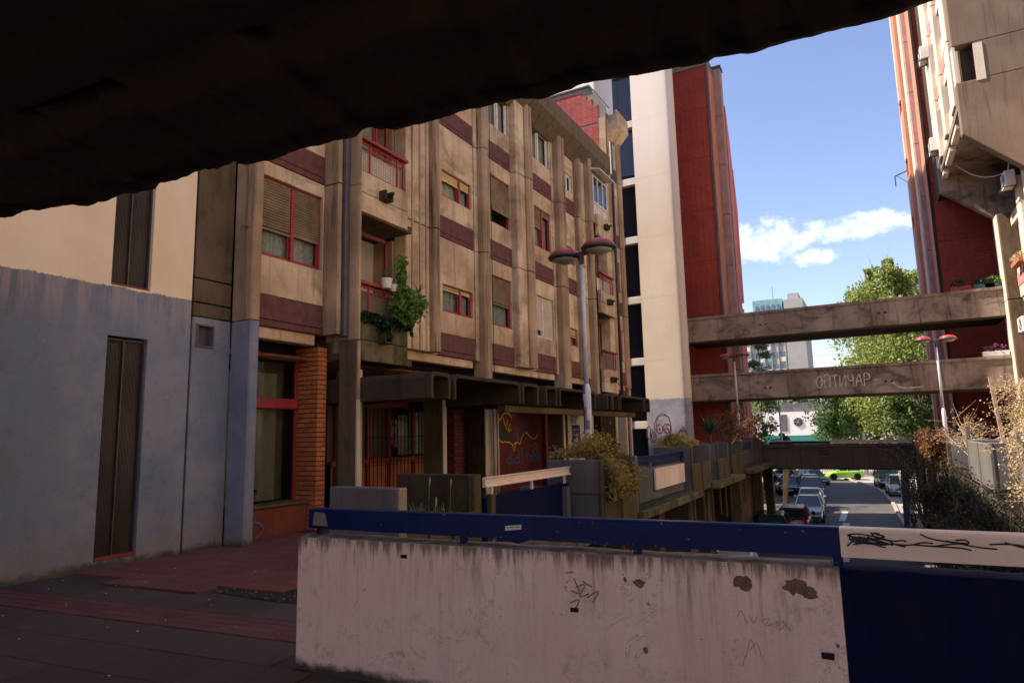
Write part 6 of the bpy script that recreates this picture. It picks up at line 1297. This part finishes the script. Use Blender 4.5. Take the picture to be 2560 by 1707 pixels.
# ================================================================== CARS
def car_mats(name, col, rough=.3, metal=.3): 
    if name not in MATS: plain(name, col, rough, metal, .04, 2, .5, 1.0)
    return name
def loft(secs, ys):
    m = MB(); n = len(secs[0]); vs = []; fs = []
    for s, y in zip(secs, ys): vs += [(x, y, z) for x, z in s]
    for i in range(len(secs)-1):
        for k in range(n): fs.append((i*n+k, i*n+(k+1) % n, (i+1)*n+(k+1) % n, (i+1)*n+k))
    fs += [tuple(range(n)), tuple((len(secs)-1)*n+k for k in range(n-1, -1, -1))]; return m.add(vs, fs)
def car(loc, rz, paint, label, L=4.1, W=1.70, H=1.45, kind='hatch', sc=1.0):
    """front towards -Y. stations: (y fraction, belt height, half width factor)"""
    e = empty('parked_car', loc, label, 'car', 'cars parked along the street'); w = W/2
    bl = {'hatch': [(0, .50, .80), (.03, .66, .90), (.16, .80, .97), (.27, .90, 1), (.5, .93, 1), (.75, .95, 1), (.93, .96, .96), (.985, .80, .93), (1, .55, .88)],
          'sedan': [(0, .48, .80), (.03, .64, .90), (.16, .78, .97), (.29, .87, 1), (.5, .90, 1), (.75, .93, 1), (.94, .92, .95), (.985, .78, .92), (1, .52, .86)],
          'mpv': [(0, .52, .84), (.02, .75, .92), (.12, .92, .98), (.22, 1.0, 1), (.5, 1.02, 1), (.75, 1.03, 1), (.95, 1.02, .97), (.99, .80, .94), (1, .55, .9)]}[kind]
    secs = []; ys = []
    for f, b, k in bl:
        ww = w*k; zb = .22 if 0 < f < 1 else .30
        secs.append([(-ww*.93, zb), (-ww, zb+.12), (-ww, b-.18), (-ww*.97, b-.05), (-ww*.86, b), (ww*.86, b), (ww*.97, b-.05), (ww, b-.18), (ww, zb+.12), (ww*.93, zb)]); ys.append(f*L-L/2)
    body = loft(secs, ys).build('body', paint, e, .015, smooth=False, local=True)
    for p in body.data.polygons: p.use_smooth = True
    gh = {'hatch': [(.26, .92, .80), (.42, H, .70), (.55, H+.02, .71), (.84, H-.04, .69), (.95, .96, .80)], 'sedan': [(.28, .89, .80), (.43, H, .70), (.55, H+.02, .71), (.72, H-.03, .69), (.88, .92, .78)], 'mpv': [(.17, 1.0, .84), (.36, H, .75), (.55, H+.03, .76), (.90, H-.02, .74), (.97, 1.02, .84)]}[kind]
    # greenhouse: roof slab + pillars + glass
    by = lambda f: f*L-L/2
    b0 = gh[0][1]-.04
    R_ = [(w*k*1.0, by(f), z) for f, z, k in gh]
    roof = MB(); rs_ = R_[1:4]; vs = []
    for (x, y, z) in rs_: vs += [(-x, y, z-.03), (-x*.85, y, z+.02), (x*.85, y, z+.02), (x, y, z-.03), (x*.95, y, z-.06), (-x*.95, y, z-.06)]
    fs = []
    for i in range(2):
        for k in range(6): fs.append((i*6+k, i*6+(k+1) % 6, i*6+6+(k+1) % 6, i*6+6+k))
    fs += [tuple(range(6)), tuple(range(17, 11, -1))]; rf = roof.add(vs, fs).build('roof', paint, e, local=True)
    x0, y0, z0 = R_[0]; x1, y1, z1 = R_[1]; x3, y3, z3 = R_[3]; x4, y4, z4 = R_[4]; wb = w*.93
    pil_ = MB()
    for s in (-1, 1):
        pil_.beam((s*wb*.96, y0, b0), (s*x1*.98, y1, z1-.02), .07, .06); pil_.beam((s*wb, y4, b0), (s*x3*.98, y3, z3-.04), .10, .16); pil_.beam((s*wb*.985, by(.56), b0), (s*R_[2][0]*.99, by(.56), z1-.02), .05, .08)
    pil_.build('pillars', paint, e, local=True)
    def g(nm, pts): return MB().add(pts, [(0, 1, 2, 3)]).build(nm, 'glass_car', e, local=True)
    g('windscreen', [(-wb*.93, y0+.02, b0+.02), (wb*.93, y0+.02, b0+.02), (x1*.94, y1+.01, z1-.03), (-x1*.94, y1+.01, z1-.03)]); g('rear_window', [(-wb*.93, y4-.03, b0+.06), (wb*.93, y4-.03, b0+.06), (x3*.92, y3-.0, z3-.06), (-x3*.92, y3-.0, z3-.06)])
    for s in (-1, 1): g('side_window', [(s*wb*.97, y0+.06, b0), (s*wb*.985, y4-.08, b0), (s*x3*.975, y3-.04, z3-.05), (s*x1*.975, y1+.02, z1-.05)])
    for s in (-1, 1):
        for f in (.17, .81):
            y = by(f); tt = MB().lathe([(.18, -.10), (.30, -.10), (.315, -.07), (.315, .07), (.30, .10), (.18, .10)], (s*(w-.11), y, .315), 20, 'x').build('wheel', 'tyre', e, local=True); MB().lathe([(.0, -.02), (.10, -.04), (.20, -.03), (.21, .0), (.20, .03), (.1, .04), (0, .02)], (s*(w-.045), y, .315), 14, 'x').build('rim', 'rim', tt)
            MB().lathe([(.36, -.09), (.36, .012), (0, .012)] if s > 0 else [(0, -.012), (.36, -.012), (.36, .09)], (s*w*.995, y, .34), 18, 'x').build('wheel_arch', 'black', e, local=True)
    for s in (-1, 1):
        MB().add([(s*w*.45, -L/2+.035, .56), (s*w*.84, -L/2+.09, .56), (s*w*.90, -L/2+.17, .74), (s*w*.52, -L/2+.06, .70)], [(0, 1, 2, 3)]).build('headlight', 'lamp_glass', e, local=True) if False else MB().box(min(s*w*.48, s*w*.86), max(s*w*.48, s*w*.86), -L/2-.0, -L/2+.16, .56, .70).build('headlight', 'lamp_glass', e, .03, local=True)
        MB().box(min(s*w*.66, s*w*.90), max(s*w*.66, s*w*.90), L/2-.09, L/2-.005, .62, .80).build('taillight', 'tail_red', e, .02, local=True)
        MB().box(min(s*(w+.0), s*(w+.17)), max(s*(w+.0), s*(w+.17)), by(.31), by(.31)+.10, .93, 1.05).build('mirror', paint if paint != 'car_red' else 'black', e, .03, local=True)
    MB().box(-.26, .26, L/2-.012, L/2+.012, .62, .73).build('number_plate', 'plate', e, local=True); MB().box(-.26, .26, -L/2-.012, -L/2+.01, .40, .51).build('number_plate', 'plate', e, local=True); MB().box(-.40, .40, -L/2-.006, -L/2+.03, .54, .64).build('grille', 'black', e, .01, local=True)
    e.rotation_euler = (0, 0, rz); e.scale = (sc, sc, sc); return e
for n_, c_ in (('car_red', (.30, .012, .012)), ('car_green', (.36, .62, .04)), ('car_olive', (.28, .33, .10))): plain(n_, c_, .35, 0, .04, 2, .5, .8)
for n_, c_ in (('car_silver', (.42, .42, .43)), ('car_dark', (.04, .05, .07)), ('car_white', (.72, .70, .68)), ('car_black', (.015, .015, .018)), ('car_blue', (.09, .13, .2))): plain(n_, c_, .3, .3, .04, 2, .5, .8)
car((-4.95, 36.6, ZR), R(184), 'car_black', 'black car nearest the blue rail with its rear glass catching the sky', kind='hatch')
car((-4.25, 40.2, ZR), R(181), 'car_red', 'dark red hatchback seen from behind in the left row', L=3.7, W=1.62, H=1.42)
car((-3.95, 45.6, ZR), R(2), 'car_silver', 'silver car with a long sloping windscreen right behind the red hatchback', L=4.1)
car((-4.3, 51.0, ZR), R(2), 'car_silver', 'pale silver sedan between the dark minivan and the silver hatchback', L=4.3, kind='sedan')
car((-4.9, 59.6, ZR), R(5), 'car_dark', 'dark blue minivan in the left row with a wide windscreen', L=4.3, W=1.8, H=1.62, kind='mpv')
car((-5.5, 66.0, ZR), R(9), 'car_blue', 'blue grey car partly hidden behind the dark minivan', L=4.2)
car((-7.1, 63.0, ZR), R(12), 'car_black', 'black car standing left of the dark minivan in the shade', L=4.2)
car((-8.2, 76.0, ZR), R(80), 'car_white', 'white car side on at the far left of the street', L=4.4, kind='sedan')
car((-5.9, 74.0, ZR), R(35), 'car_olive', 'olive green car beside the bright green one, facing the street', L=3.9)
car((-3.3, 80.3, ZR+.08), R(-72), 'car_green', 'bright lime green small hatchback parked side on beyond the kerb', L=3.7, W=1.62, H=1.5)
car((1.35, 63.5, ZR+.03), R(4), 'car_silver', 'silver car on the right pavement beyond the blue grey pier', L=4.2, H=1.6, kind='mpv')
car((.6, 70.5, ZR+.03), R(8), 'car_black', 'dark off road car with a spare wheel on the right pavement', L=3.9, H=1.75, kind='mpv')
car((-4.4, 23.0, ZR), R(8), 'car_white', 'cream roofed car directly below the blue rail in the shade', L=4.3, H=1.5)
car((2.6, 83.5, ZR+.03), R(80), 'car_dark', 'dark car in tree shade to the right of the lime green one', L=4.2)
# motorcycle
mc = empty('motorcycle', (1.45, 42.6, -3.9), 'parked motorcycle with a clear windshield and white mirrors under the right terrace', 'motorcycle')
for y in (-.62, .62): w_ = MB().lathe([(.22, -.05), (.29, -.05), (.30, 0), (.29, .05), (.22, .05)], (0, y, .30), 18, 'x').build('wheel', 'tyre', mc, local=True); MB().lathe([(.22, -.01), (.22, .01), (0, .01), (0, -.01)], (0, y, .30), 12, 'x').build('rim', 'rim', w_)
MB().prism([(-.45, .35), (.45, .35), (.55, .62), (.1, .80), (-.35, .86), (-.5, .6)], 'x', -.14, .14).build('body', 'car_black', mc, .04, local=True); MB().box(-.13, .13, .05, .72, .74, .84).build('seat', 'black', mc, .04, local=True)
MB().beam((0, -.62, .3), (0, -.40, .95), .07).build('fork', 'rim', mc, local=True); MB().tube([(-.36, -.28, 1.02), (-.1, -.40, .98), (.1, -.40, .98), (.36, -.28, 1.02)], .02, 6).build('handlebar', 'rim', mc, local=True)
vs = []; fs = []
for i in range(7):
    for j in range(5): a = (i-3)/3; t = j/4; vs.append((a*.22*(1-.3*t), -.52+.12*a*a+.22*t, .95+.48*t))
for i in range(6):
    for j in range(4): k = i*5+j; fs.append((k, k+5, k+6, k+1))
MB().add(vs, fs).build('windshield', 'lamp_glass', mc, local=True, smooth=True)
for s in (-1, 1): MB().box(s*.40-.07, s*.40+.07, -.34, -.31, 1.08, 1.18).build('mirror', 'white_frame', mc, .01, local=True)
MB().lathe([(0, -.1), (.09, -.09), (.10, 0), (0, .02)], (0, -.58, .86), 14, 'y').build('headlight', 'lamp_glass', mc, local=True)
